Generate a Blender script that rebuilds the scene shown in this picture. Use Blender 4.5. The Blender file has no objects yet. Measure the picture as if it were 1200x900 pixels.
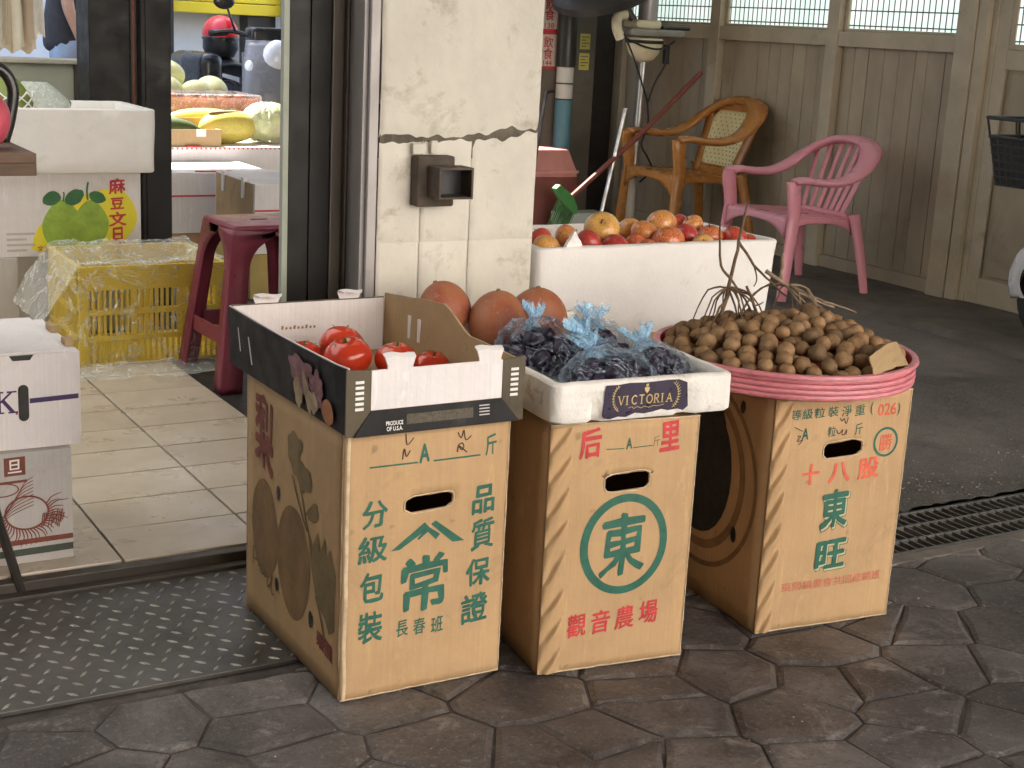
import bpy, bmesh, math, random
from mathutils import Vector, Matrix, noise
R = math.radians
rnd = random.Random(7)
SC = bpy.context.scene
COL = SC.collection

# ------------------------------------------------------------------ camera, world, sun, exposure
CAM_H = 1.25
F_PX, PITCH, ROLL, YAW = 1700.3, 0.244568, 0.051104, 0.535433
cd = bpy.data.cameras.new('camera')
cam = bpy.data.objects.new('camera', cd)
COL.objects.link(cam)
fw = Vector((math.sin(YAW) * math.cos(PITCH), math.cos(YAW) * math.cos(PITCH), -math.sin(PITCH)))
rt = Vector((math.cos(YAW), -math.sin(YAW), 0))
up = rt.cross(fw)
r2 = math.cos(ROLL) * rt + math.sin(ROLL) * up
u2 = -math.sin(ROLL) * rt + math.cos(ROLL) * up
cam.matrix_world = Matrix(((r2.x, u2.x, -fw.x, 0), (r2.y, u2.y, -fw.y, 0), (r2.z, u2.z, -fw.z, CAM_H), (0, 0, 0, 1)))
cd.sensor_width = 36.0
cd.lens = 36.0 * F_PX / 1200.0
cd.clip_start, cd.clip_end = 0.05, 500
SC.camera = cam

SUN_EL, SUN_AZ = R(52), R(-20)          # azimuth from +Y towards +X: the sun stands behind the shop, over the back street
w = bpy.data.worlds.new("World")
SC.world = w
w.use_nodes = True
nt = w.node_tree
nt.nodes.clear()
sky = nt.nodes.new('ShaderNodeTexSky')
sky.sky_type = 'NISHITA'
sky.sun_disc = False
sky.sun_elevation = SUN_EL
sky.sun_rotation = SUN_AZ
sky.dust_density = 3.0
bg = nt.nodes.new('ShaderNodeBackground')
bg.inputs['Strength'].default_value = 0.15
wo = nt.nodes.new('ShaderNodeOutputWorld')
nt.links.new(sky.outputs[0], bg.inputs[0])
nt.links.new(bg.outputs[0], wo.inputs[0])
sl = bpy.data.lights.new('sun', 'SUN')
sl.energy = 4.0
sl.angle = R(0.5)
sl.color = (1.0, 0.94, 0.85)
so = bpy.data.objects.new('sun', sl)
COL.objects.link(so)
sd = Vector((math.sin(SUN_AZ) * math.cos(SUN_EL), math.cos(SUN_AZ) * math.cos(SUN_EL), math.sin(SUN_EL)))
so.rotation_euler = (-sd).to_track_quat('-Z', 'Y').to_euler()
SC.view_settings.view_transform = 'Standard'
SC.view_settings.look = 'None'
SC.view_settings.gamma = 1.0
SC.view_settings.exposure = 2.85
SC.render.engine = 'CYCLES'
SC.cycles.use_denoising = True
SC.cycles.max_bounces = 10
SC.cycles.diffuse_bounces = 6
SC.cycles.transparent_max_bounces = 16
SC.cycles.sample_clamp_indirect = 6.0
SC.cycles.caustics_reflective = False
SC.cycles.caustics_refractive = False

# ------------------------------------------------------------------ helpers
def C(h):
    h = h.lstrip('#')
    def f(v):
        v = int(v, 16) / 255
        return v / 12.92 if v <= .04045 else ((v + .055) / 1.055) ** 2.4
    return (f(h[0:2]), f(h[2:4]), f(h[4:6]))

def mul(c, k):
    return tuple(min(1, x * k) for x in c)

class NT:
    def __init__(s, name):
        s.m = bpy.data.materials.new(name)
        s.m.use_nodes = True
        s.t = s.m.node_tree
        s.b = s.t.nodes['Principled BSDF']
        s.tc = s.t.nodes.new('ShaderNodeTexCoord')
    def n(s, ty, **kw):
        nd = s.t.nodes.new(ty)
        for k, v in kw.items():
            if k.startswith('i_'):
                nd.inputs[k[2:].replace('_', ' ')].default_value = v
            else:
                setattr(nd, k, v)
        return nd
    def l(s, a, b):
        s.t.links.new(a, b)
    def noise(s, scale, detail=4, rough=.6, co=None, stretch=None, dist=0):
        nd = s.n('ShaderNodeTexNoise')
        nd.inputs['Scale'].default_value = scale
        nd.inputs['Detail'].default_value = detail
        nd.inputs['Roughness'].default_value = rough
        nd.inputs['Distortion'].default_value = dist
        src = co or s.tc.outputs['Object']
        if stretch:
            mp = s.n('ShaderNodeMapping')
            mp.inputs['Scale'].default_value = stretch
            s.l(src, mp.inputs[0])
            src = mp.outputs[0]
        s.l(src, nd.inputs['Vector'])
        return nd.outputs['Fac']
    def ramp(s, fac, stops):
        r = s.n('ShaderNodeValToRGB')
        e = r.color_ramp.elements
        while len(e) < len(stops):
            e.new(.5)
        for i, (p, c) in enumerate(stops):
            e[i].position = p
            e[i].color = (*c, 1) if len(c) == 3 else c
        s.l(fac, r.inputs[0])
        return r.outputs[0]
    def mix(s, fac, a, b, mode='MIX'):
        m = s.n('ShaderNodeMix', data_type='RGBA', blend_type=mode)
        for sock, v in ((m.inputs[0], fac), (m.inputs[6], a), (m.inputs[7], b)):
            if isinstance(v, (int, float)):
                sock.default_value = v
            elif isinstance(v, tuple):
                sock.default_value = (*v, 1) if len(v) == 3 else v
            else:
                s.l(v, sock)
        return m.outputs[2]
    def bump(s, h, strength=.2, dist=.002, prev=None):
        b = s.n('ShaderNodeBump')
        b.inputs['Strength'].default_value = strength
        b.inputs['Distance'].default_value = dist
        s.l(h, b.inputs['Height'])
        if prev is not None:
            s.l(prev, b.inputs['Normal'])
        return b.outputs[0]

def g3(v):
    return (v, v, v)

def PM(name, col, rough=.6, var=.12, vs=6, bump=.15, bs=120, metal=0, dirt=None, dirt_amt=.4, ds=5, coat=0,
       stretch=None, randv=0.0, spec=.5, rvar=.12, bdist=.0015):
    """procedural material: colour noise, optional dirt colour in patches, fine bump, varying gloss, variation per object"""
    s = NT(name)
    f = s.noise(vs, 6, .65, stretch=stretch)
    c = s.ramp(f, [(.34, mul(col, 1 - var)), (.66, mul(col, 1 + var))])
    if dirt:
        d = s.noise(ds, 8, .7, dist=.4)
        lo = .72 - .32 * dirt_amt
        k = s.ramp(d, [(lo, (0, 0, 0)), (lo + .13, g3(min(1, dirt_amt * 1.3)))])
        c = s.mix(k, c, dirt)
    if randv:
        oi = s.n('ShaderNodeObjectInfo')
        v = s.ramp(oi.outputs['Random'], [(0, g3(1 - randv)), (1, g3(1 + randv * .0 + .0))])
        c = s.mix(1.0, c, v, 'MULTIPLY')
    s.l(c, s.b.inputs['Base Color'])
    rr = s.ramp(s.noise(vs * 2.3, 5, .6), [(.3, g3(max(0, rough - rvar))), (.7, g3(min(1, rough + rvar)))])
    s.l(rr, s.b.inputs['Roughness'])
    s.b.inputs['Metallic'].default_value = metal
    s.b.inputs['Specular IOR Level'].default_value = spec
    if coat:
        s.b.inputs['Coat Weight'].default_value = coat
        s.b.inputs['Coat Roughness'].default_value = .12
    if bump:
        s.l(s.bump(s.noise(bs, 5, .6, stretch=stretch), bump, bdist), s.b.inputs['Normal'])
    return s.m

class MB:
    """collects shapes into one bmesh; build() links them as ONE mesh object"""
    def __init__(s):
        s.bm = bmesh.new()
    def add(s, tmp, mi=0, mtx=None):
        if mtx is not None:
            bmesh.ops.transform(tmp, matrix=mtx, verts=tmp.verts)
        for f in tmp.faces:
            f.material_index = mi
        me = bpy.data.meshes.new('tmp')
        tmp.to_mesh(me)
        tmp.free()
        s.bm.from_mesh(me)
        bpy.data.meshes.remove(me)
        return s
    def box(s, x0, x1, y0, y1, z0, z1, bev=0, mi=0, seg=2, mtx=None, taper=None):
        t = bmesh.new()
        bmesh.ops.create_cube(t, size=1)
        for v in t.verts:
            v.co = Vector(((x0 + x1) / 2 + v.co.x * (x1 - x0), (y0 + y1) / 2 + v.co.y * (y1 - y0), (z0 + z1) / 2 + v.co.z * (z1 - z0)))
            if taper and v.co.z < (z0 + z1) / 2:
                v.co.x = (x0 + x1) / 2 + (v.co.x - (x0 + x1) / 2) * taper
                v.co.y = (y0 + y1) / 2 + (v.co.y - (y0 + y1) / 2) * taper
        if bev:
            bmesh.ops.bevel(t, geom=t.edges[:], offset=bev, segments=seg, affect='EDGES', profile=.6)
        return s.add(t, mi, mtx)
    def tube(s, pts, r, n=8, mi=0, cap=True, flat=1.0, ref=None):
        pts = [Vector(p) for p in pts]
        rs = r if isinstance(r, (list, tuple)) else [r] * len(pts)
        t = bmesh.new()
        rings = []
        up = Vector(ref) if ref else None
        for i, p in enumerate(pts):
            d = (pts[min(i + 1, len(pts) - 1)] - pts[max(i - 1, 0)])
            d = d.normalized() if d.length > 1e-9 else Vector((0, 0, 1))
            if up is None:
                up = Vector((0, 0, 1)) if abs(d.z) < .9 else Vector((1, 0, 0))
            a = up - d * up.dot(d)
            if a.length < 1e-6:
                a = d.orthogonal()
            a.normalize()
            if not ref:
                up = a
            b = d.cross(a)
            rings.append([t.verts.new(p + (a * math.cos(2 * math.pi * k / n) * flat + b * math.sin(2 * math.pi * k / n)) * rs[i]) for k in range(n)])
        for i in range(len(pts) - 1):
            for k in range(n):
                t.faces.new((rings[i][k], rings[i][(k + 1) % n], rings[i + 1][(k + 1) % n], rings[i + 1][k]))
        if cap:
            t.faces.new(rings[0][::-1])
            t.faces.new(rings[-1])
        bmesh.ops.recalc_face_normals(t, faces=t.faces)
        return s.add(t, mi)
    def lathe(s, prof, n=24, mi=0, mtx=None, ell=(1, 1)):
        t = bmesh.new()
        rings = []
        for r, z in prof:
            if r < 1e-6:
                rings.append([t.verts.new((0, 0, z))])
            else:
                rings.append([t.verts.new((r * ell[0] * math.cos(2 * math.pi * k / n), r * ell[1] * math.sin(2 * math.pi * k / n), z)) for k in range(n)])
        for a, b in zip(rings, rings[1:]):
            for k in range(n):
                k2 = (k + 1) % n
                if len(a) == 1 and len(b) == 1:
                    continue
                if len(a) == 1:
                    t.faces.new((a[0], b[k2], b[k]))
                elif len(b) == 1:
                    t.faces.new((a[k], a[k2], b[0]))
                else:
                    t.faces.new((a[k], a[k2], b[k2], b[k]))
        bmesh.ops.recalc_face_normals(t, faces=t.faces)
        return s.add(t, mi, mtx)
    def sphere(s, c, r, u=16, v=10, sc=(1, 1, 1), mi=0, fn=None, rot=None):
        t = bmesh.new()
        bmesh.ops.create_uvsphere(t, u_segments=u, v_segments=v, radius=1)
        for q in t.verts:
            if fn:
                q.co = fn(q.co.copy())
            q.co = Vector((q.co.x * sc[0], q.co.y * sc[1], q.co.z * sc[2])) * r
        if rot:
            bmesh.ops.transform(t, matrix=rot, verts=t.verts)
        bmesh.ops.translate(t, vec=Vector(c), verts=t.verts)
        return s.add(t, mi)
    def prism(s, poly, d, mi=0, mtx=None):
        """poly: 2-D outline in x,z; extruded along +y by d"""
        t = bmesh.new()
        a = [t.verts.new((p[0], 0, p[1])) for p in poly]
        b = [t.verts.new((p[0], d, p[1])) for p in poly]
        t.faces.new(a)
        t.faces.new(b[::-1])
        n = len(poly)
        for i in range(n):
            t.faces.new((a[i], b[i], b[(i + 1) % n], a[(i + 1) % n]))
        bmesh.ops.recalc_face_normals(t, faces=t.faces)
        return s.add(t, mi, mtx)
    def faces(s, vs, fs, mi=0):
        t = bmesh.new()
        q = [t.verts.new(v) for v in vs]
        for f in fs:
            try:
                t.faces.new([q[i] for i in f])
            except ValueError:
                pass
        return s.add(t, mi)
    def grid(s, fn, nu, nv, mi=0, closed_u=False):
        t = bmesh.new()
        q = [[t.verts.new(fn(i / nu, j / nv)) for j in range(nv + 1)] for i in range(nu + 1)]
        for i in range(nu):
            for j in range(nv):
                t.faces.new((q[i][j], q[i + 1][j], q[i + 1][j + 1], q[i][j + 1]))
        return s.add(t, mi)
    def build(s, name, mat, parent=None, smooth=False, loc=(0, 0, 0), rot=(0, 0, 0), thick=0, off=0, bev=0):
        me = bpy.data.meshes.new(name)
        s.bm.to_mesh(me)
        s.bm.free()
        for m in (mat if isinstance(mat, (list, tuple)) else [mat]):
            me.materials.append(m)
        if smooth:
            me.polygons.foreach_set('use_smooth', [True] * len(me.polygons))
            if smooth == 'auto':
                me.set_sharp_from_angle(angle=R(42))
        o = bpy.data.objects.new(name, me)
        COL.objects.link(o)
        o.location = loc
        o.rotation_euler = rot
        if parent:
            o.parent = parent
        if thick:
            md = o.modifiers.new('solid', 'SOLIDIFY')
            md.thickness = thick
            md.offset = off
        if bev:
            md = o.modifiers.new('bevel', 'BEVEL')
            md.width = bev
            md.segments = 2
            md.limit_method = 'ANGLE'
        return o

def inst(name, me, parent=None, loc=(0, 0, 0), rot=(0, 0, 0), sc=(1, 1, 1)):
    o = bpy.data.objects.new(name, me)
    COL.objects.link(o)
    o.location, o.rotation_euler, o.scale = loc, rot, sc
    if parent:
        o.parent = parent
    return o

def tag(o, label=None, cat=None, group=None, kind=None):
    if label: o['label'] = label
    if cat: o['category'] = cat
    if group: o['group'] = group
    if kind: o['kind'] = kind
    return o

def thing(name, label, cat, loc=(0, 0, 0), rz=0, group=None):
    o = bpy.data.objects.new(name, None)
    COL.objects.link(o)
    o.empty_display_size = .05
    o.location = loc
    o.rotation_euler = (0, 0, rz)
    return tag(o, label, cat, group)

def struct(o):
    o['kind'] = 'structure'
    return o

# ---- flat print: glyph outlines turned into flat meshes fitted into a rectangle of a panel
_glyphs = {}
def glyph(ch):
    if ch not in _glyphs:
        c = bpy.data.curves.new('glyph', 'FONT')
        c.body = ch
        c.size = 1
        c.resolution_u = 3
        o = bpy.data.objects.new('glyph', c)
        COL.objects.link(o)
        dg = bpy.context.evaluated_depsgraph_get()
        me = bpy.data.meshes.new_from_object(o.evaluated_get(dg))
        vs = [(v.co.x, v.co.y) for v in me.vertices]
        fs = [tuple(p.vertices) for p in me.polygons]
        bpy.data.objects.remove(o)
        bpy.data.curves.remove(c)
        bpy.data.meshes.remove(me)
        _glyphs[ch] = (vs, fs)
    return _glyphs[ch]

def text2d(ch, cx, cy, wd, ht, bold=.02, brush=.012, slant=.06, seed=0):
    """a text fitted into a box centred at cx,cy, as a list of flat shapes; strokes are thickened by shifted copies,
    brush adds the uneven edge and swelling of brush writing"""
    vs, fs = glyph(ch)
    x0, x1 = min(v[0] for v in vs), max(v[0] for v in vs)
    y0, y1 = min(v[1] for v in vs), max(v[1] for v in vs)
    shifts = [(0, 0)] if bold < .003 else [(bold * math.cos(a), bold * math.sin(a)) for a in (.5, 1.76, 3.02, 4.27, 5.53)]
    res = []
    W_, H_ = max(1e-6, x1 - x0) + 2 * bold, max(1e-6, y1 - y0) + 2 * bold
    for sx, sy in shifts:
        out = []
        for x, y in vs:
            nx = noise.noise(Vector((x * 6 + seed, y * 6, seed * 1.7))) * brush * 2
            ny = noise.noise(Vector((x * 6 + 31, y * 6 + seed, seed * 2.3))) * brush * 2
            k = 1 + (.9 * noise.noise(Vector((x * 3.5 + seed, y * 3.5, 7))) if brush else 0)
            u = (x + nx + sx * k - (x0 + x1) / 2) / W_
            v = (y + ny + sy * k - (y0 + y1) / 2) / H_ + slant * u
            out.append((cx + u * wd, cy + v * ht))
        res.append((out, fs))
    return res

def ribbon(pts, wd):
    """flat stroke of width wd (number or one per point) along a 2-D polyline"""
    n = len(pts)
    ws = wd if isinstance(wd, (list, tuple)) else [wd] * n
    L, Rr = [], []
    for i in range(n):
        a, b = pts[max(0, i - 1)], pts[min(n - 1, i + 1)]
        d = Vector((b[0] - a[0], b[1] - a[1]))
        d.normalize()
        nx, ny = -d.y * ws[i] / 2, d.x * ws[i] / 2
        L.append((pts[i][0] + nx, pts[i][1] + ny))
        Rr.append((pts[i][0] - nx, pts[i][1] - ny))
    return L + Rr, [(i, i + 1, n + i + 1, n + i) for i in range(n - 1)]

def disc2d(cx, cy, rx, ry, n=28, wob=0, seed=0, rot=0):
    ps = []
    for k in range(n):
        a = 2 * math.pi * k / n
        q = 1 + wob * noise.noise(Vector((math.cos(a) * 1.5 + seed, math.sin(a) * 1.5, seed)))
        x, y = rx * q * math.cos(a), ry * q * math.sin(a)
        ps.append((cx + x * math.cos(rot) - y * math.sin(rot), cy + x * math.sin(rot) + y * math.cos(rot)))
    return ps, [tuple(range(n))]

def ring2d(cx, cy, rx, ry, th, n=48):
    o = [(cx + rx * math.cos(2 * math.pi * k / n), cy + ry * math.sin(2 * math.pi * k / n)) for k in range(n)]
    i = [(cx + (rx - th) * math.cos(2 * math.pi * k / n), cy + (ry - th) * math.sin(2 * math.pi * k / n)) for k in range(n)]
    return o + i, [(k, (k + 1) % n, n + (k + 1) % n, n + k) for k in range(n)]

def smooth2d(pts, k=4):
    out = []
    n = len(pts)
    for i in range(n - 1):
        p0, p1, p2, p3 = pts[max(0, i - 1)], pts[i], pts[i + 1], pts[min(n - 1, i + 2)]
        for j in range(k):
            t = j / k
            out.append(tuple(.5 * (2 * p1[d] + (p2[d] - p0[d]) * t + (2 * p0[d] - 5 * p1[d] + 4 * p2[d] - p3[d]) * t * t + (3 * p1[d] - p0[d] - 3 * p2[d] + p3[d]) * t ** 3) for d in range(len(p1))))
    out.append(tuple(pts[-1]))
    return out

def flat_print(name, shapes, mapper, mat, parent, nrm=(0, -1, 0), fine=.03):
    """flat ink shapes on a panel; each shape lies a hair above the one before, so that none share a plane"""
    mb = MB()
    nrm = Vector(nrm)
    flat = []
    for sh in shapes:
        flat += sh if isinstance(sh, list) else [sh]
    for i, (vs, fs) in enumerate(flat):
        t = bmesh.new()
        q = [t.verts.new((x, y, 0)) for x, y in vs]
        for f in fs:
            try: t.faces.new([q[k] for k in f])
            except ValueError: pass
        if fine:
            bmesh.ops.triangulate(t, faces=t.faces[:])
            for _ in range(4):
                long_ = [e for e in t.edges if e.calc_length() > fine]
                if not long_: break
                bmesh.ops.subdivide_edges(t, edges=long_, cuts=1)
                bmesh.ops.triangulate(t, faces=t.faces[:])
        for v in t.verts:
            v.co = Vector(mapper(v.co.x, v.co.y)) + nrm * (i * .00004)
        mb.add(t)
    return mb.build(name, mat, parent)

def spline(pts, k=5):
    return [Vector(p) for p in smooth2d([tuple(p) for p in pts], k)]

# ------------------------------------------------------------------ materials
def glass_like(name, col, alpha, rough=.08, bump=.6, bs=40, streak=.5, fres=.4):
    """thin clear plastic film: see-through, with glossy sheen and pale streaks painted as crease highlights"""
    s = NT(name)
    b = s.b
    b.inputs['Base Color'].default_value = (*col, 1)
    b.inputs['Roughness'].default_value = rough
    b.inputs['Specular IOR Level'].default_value = 1.0
    wr = s.noise(bs, 4, .6, dist=2.0)
    nb = s.bump(wr, bump, .012)
    s.l(nb, b.inputs['Normal'])
    rid = s.n('ShaderNodeMath', operation='SUBTRACT'); s.l(wr, rid.inputs[0]); rid.inputs[1].default_value = .5
    ab = s.n('ShaderNodeMath', operation='ABSOLUTE'); s.l(rid.outputs[0], ab.inputs[0])
    crease_glint = s.ramp(ab.outputs[0], [(.0, g3(streak)), (.010, g3(streak * .4)), (.034, g3(0))])  # pale streaks along noise lines stand in for crease highlights
    fr = s.n('ShaderNodeLayerWeight'); fr.inputs['Blend'].default_value = .32
    s.l(nb, fr.inputs['Normal'])
    m1 = s.n('ShaderNodeMath', operation='MULTIPLY'); s.l(fr.outputs['Fresnel'], m1.inputs[0]); m1.inputs[1].default_value = fres
    m2 = s.n('ShaderNodeMath', operation='ADD'); s.l(m1.outputs[0], m2.inputs[0]); s.l(crease_glint, m2.inputs[1])
    m3 = s.n('ShaderNodeMath', operation='ADD', use_clamp=True); s.l(m2.outputs[0], m3.inputs[0]); m3.inputs[1].default_value = alpha
    tr = s.n('ShaderNodeBsdfTransparent')
    mx = s.n('ShaderNodeMixShader')
    s.l(m3.outputs[0], mx.inputs[0]); s.l(tr.outputs[0], mx.inputs[1]); s.l(b.outputs[0], mx.inputs[2])
    out = [n for n in s.t.nodes if n.type == 'OUTPUT_MATERIAL'][0]
    s.l(mx.outputs[0], out.inputs['Surface'])
    return s.m

def wood_like(name, base, tone, scale, stretch, rough=.6):
    s = NT(name)
    f = s.noise(scale, 6, .7, stretch=stretch, dist=.6)
    s.l(s.ramp(f, [(.3, tone), (.7, base)]), s.b.inputs['Base Color'])
    s.b.inputs['Roughness'].default_value = rough
    s.l(s.bump(f, .2, .002), s.b.inputs['Normal'])
    return s.m

def card_mat(name, col, dark, var=.1):
    """corrugated cardboard: faint upright flutes, fibres, grey handling stains"""
    s = NT(name)
    f = s.noise(5, 7, .65)
    c = s.ramp(f, [(.34, mul(col, 1 - var)), (.66, mul(col, 1 + var))])
    fl = s.noise(1, 3, .5, stretch=(190, 190, 1.5))
    c = s.mix(s.ramp(fl, [(.4, g3(0)), (.75, g3(.35))]), c, mul(col, .8))
    d = s.noise(3.2, 9, .75, dist=.8)
    c = s.mix(s.ramp(d, [(.54, g3(0)), (.72, g3(.55))]), c, dark)
    sp = s.noise(26, 3, .5)
    c = s.mix(s.ramp(sp, [(.70, g3(0)), (.78, g3(.5))]), c, mul(dark, .6))
    sc = s.noise(7, 6, .7, stretch=(4, 4, .7), dist=1.0)
    c = s.mix(s.ramp(sc, [(.60, g3(0)), (.68, g3(.35))]), c, mul(col, 1.35))
    s.l(c, s.b.inputs['Base Color'])
    s.b.inputs['Roughness'].default_value = .72
    s.b.inputs['Specular IOR Level'].default_value = .3
    n1 = s.bump(fl, .12, .001)
    n2 = s.bump(s.noise(7, 5, .55), .45, .014, n1)
    s.l(n2, s.b.inputs['Normal'])
    return s.m

M = {}
M['card'] = card_mat('tan cardboard', (.49, .325, .172), (.19, .135, .08))
M['card_in'] = card_mat('brown cardboard', (.40, .28, .15), (.18, .12, .06))
M['card_edge'] = PM('torn cardboard edge', (.62, .50, .34), .85, .2, 40)
M['card_white'] = card_mat('white faced cardboard', (.76, .73, .74), (.5, .45, .42), .05)
M['card_grey'] = card_mat('grey faced cardboard', (.52, .50, .49), (.32, .29, .27), .06)
M['card_black'] = PM('black printed cardboard', (.012, .011, .012), .55, .3, 9, .1, 90, dirt=(.075, .07, .065), dirt_amt=.32, ds=7, spec=.25)
M['card_dark'] = PM('dark brown printed cardboard', (.085, .065, .035), .5, .2, 9, .1, 90, dirt=(.02, .015, .01), dirt_amt=.4)
M['ink_green'] = PM('green print', (.020, .118, .080), .65, .22, 30, 0)
M['ink_red'] = PM('red print', (.52, .045, .05), .65, .22, 30, 0)
M['ink_orange'] = PM('orange red print', (.68, .12, .065), .65, .22, 30, 0)
M['ink_faded'] = PM('faded red print', (.55, .16, .10), .7, .2, 60, 0)
M['ink_pale'] = PM('pale print', (.50, .46, .28), .65, .1, 30, 0)
M['ink_dkred'] = PM('dark red print', (.20, .055, .038), .7, .2, 30, 0)
M['ink_brown'] = PM('brown print', (.225, .135, .062), .75, .25, 12, 0)
M['ink_olive'] = PM('olive print', (.185, .130, .058), .75, .25, 14, 0)
M['ink_black'] = PM('black print', (.02, .019, .018), .6, .2, 20, 0)
M['pen'] = PM('pen ink', (.05, .022, .012), .6, .2, 30, 0)
M['ink_white'] = PM('white print', (.8, .79, .77), .6, .05, 30, 0)
M['ink_purple'] = PM('purple print', (.045, .022, .10), .55, .15, 30, 0)
M['ink_gold'] = PM('gold print', (.52, .40, .18), .45, .2, 60, 0, metal=.2)
M['ink_yellow'] = PM('yellow print', (.80, .70, .04), .5, .06, 9, 0)
M['ink_pomelo'] = PM('pomelo green print', (.28, .42, .05), .5, .25, 14, 0)
M['ink_leaf'] = PM('leaf green print', (.03, .14, .045), .5, .25, 14, 0)
M['label'] = PM('dark violet label', (.028, .018, .045), .35, .3, 20, .1, 60, dirt=(.2, .18, .2), dirt_amt=.25, ds=25)
M['foam'] = PM('white styrofoam', (.87, .86, .85), .72, .03, 12, .45, 150, dirt=(.45, .42, .39), dirt_amt=.38, ds=10, bdist=.003)
M['foam_old'] = PM('worn styrofoam', (.80, .78, .74), .75, .06, 14, .9, 90, dirt=(.30, .25, .20), dirt_amt=.5, ds=16, stretch=None, bdist=.003)
M['steel'] = PM('dull steel', (.42, .41, .39), .38, .15, 12, .1, 90, metal=.9, dirt=(.10, .08, .06), dirt_amt=.4)
M['dark_steel'] = PM('dark painted steel', (.030, .027, .023), .42, .3, 5, .1, 60, dirt=(.09, .08, .065), dirt_amt=.35, stretch=(1, 1, .25))
M['bronze'] = PM('brown anodised metal', (.085, .072, .058), .45, .25, 5, .1, 60, dirt=(.03, .026, .02), dirt_amt=.5, stretch=(1, 1, .2))
M['stainless'] = PM('grey shutter track', (.33, .31, .305), .42, .12, 4, .05, 60, metal=.35, dirt=(.12, .10, .085), dirt_amt=.3, stretch=(1, 1, .2))
M['black'] = PM('black plastic', (.018, .018, .019), .4, .2, 9, .1, 90)
M['rubber'] = PM('black rubber', (.012, .012, .012), .7, .2, 20, .3, 150)
M['film'] = glass_like('clear plastic film', (.85, .88, .84), .01, .08, 1.0, 7, .55, .30)
M['bagfilm'] = glass_like('clear plastic bag', (.60, .74, .92), .0, .07, 1.0, 13, .5, .42)
M['bagblue'] = glass_like('blue tinted plastic', (.36, .66, .92), .30, .15, .9, 20, .5, .4)
M['wrap'] = glass_like('stretch wrap', (.9, .86, .86), .08, .1, .8, 18, .7)

def gloss_plastic(name, col, rough=.28, var=.06, dirt=None):
    return PM(name, col, rough, var, 5, 0, 40, dirt=dirt, dirt_amt=.22, ds=9, spec=.5)
M['pink'] = gloss_plastic('pink plastic', (.72, .30, .365), .34, .05, (.48, .20, .24))
M['brownpl'] = gloss_plastic('brown plastic', (.45, .195, .05), .25, .02)
M['cane'] = gloss_plastic('cream plastic', (.84, .74, .40), .4, .05)
M['maroon'] = gloss_plastic('maroon plastic', (.20, .03, .055), .38, .1)
M['yellowpl'] = gloss_plastic('yellow plastic', (.68, .50, .06), .42, .10, (.40, .30, .08))
M['basket'] = PM('pink woven plastic', (.60, .20, .235), .4, .20, 26, .4, 90, stretch=(1, 1, 6))
M['basket_in'] = PM('red basket inside', (.60, .06, .06), .5, .15, 30, .3, 90)
M['cream'] = gloss_plastic('cream enamel', (.66, .60, .42), .35, .08, (.4, .33, .2))

# ------------------------------------------------------------------ the setting: ground
def stone_material():
    s = NT('stamped paving')
    oi = s.n('ShaderNodeObjectInfo')
    geo = s.n('ShaderNodeNewGeometry')
    pos = geo.outputs['Position']
    f = s.noise(3.2, 9, .7, co=pos, dist=.6)
    c = s.ramp(f, [(.36, (.060, .052, .050)), (.5, (.104, .093, .089)), (.64, (.176, .162, .155))])
    v = s.ramp(oi.outputs['Random'], [(0, (.78, .74, .72)), (.5, (1, .97, .95)), (1, (1.0, 1.0, 1.0))])
    c = s.mix(1, c, v, 'MULTIPLY')
    sc = s.noise(9, 10, .8, co=pos, dist=1.2)
    c = s.mix(s.ramp(sc, [(.56, g3(0)), (.64, g3(.75))]), c, (.29, .265, .24))
    sp = s.noise(95, 3, .7, co=pos)
    c = s.mix(s.ramp(sp, [(.58, g3(0)), (.66, g3(.55))]), c, (.26, .235, .21))
    c = s.mix(s.ramp(sp, [(.34, g3(.6)), (.42, g3(0))]), c, (.025, .02, .018))
    dk = s.noise(5, 8, .75, co=pos, dist=.5)
    c = s.mix(s.ramp(dk, [(.55, g3(0)), (.68, g3(.8))]), c, (.022, .018, .016))
    s.l(c, s.b.inputs['Base Color'])
    s.l(s.ramp(s.noise(4, 6, .7, co=pos), [(.35, g3(.36)), (.7, g3(.62))]), s.b.inputs['Roughness'])
    n1 = s.bump(s.noise(14, 8, .7, co=pos), .8, .012)
    n2 = s.bump(s.noise(130, 4, .6, co=pos), .18, .002, n1)
    s.l(n2, s.b.inputs['Normal'])
    return s.m
M['stone'] = stone_material()
M['joint'] = PM('joint grout', (.058, .048, .042), .8, .4, 12, .4, 60, dirt=(.20, .175, .155), dirt_amt=.55, ds=5)

def asphalt_material():
    s = NT('rough concrete apron')
    f = s.noise(1.6, 8, .7, dist=.5)
    c = s.ramp(f, [(.36, (.072, .064, .057)), (.64, (.155, .142, .128))])
    gr = s.noise(170, 3, .7)
    c = s.mix(s.ramp(gr, [(.52, g3(0)), (.66, g3(.7))]), c, (.27, .25, .225))
    dk = s.noise(2.7, 8, .75)
    c = s.mix(s.ramp(dk, [(.56, g3(0)), (.74, g3(.7))]), c, (.024, .021, .018))
    s.l(c, s.b.inputs['Base Color'])
    s.b.inputs['Roughness'].default_value = .78
    n1 = s.bump(gr, .5, .006)
    s.l(s.bump(s.noise(9, 6, .7), .5, .02, n1), s.b.inputs['Normal'])
    return s.m
M['asphalt'] = asphalt_material()

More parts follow.
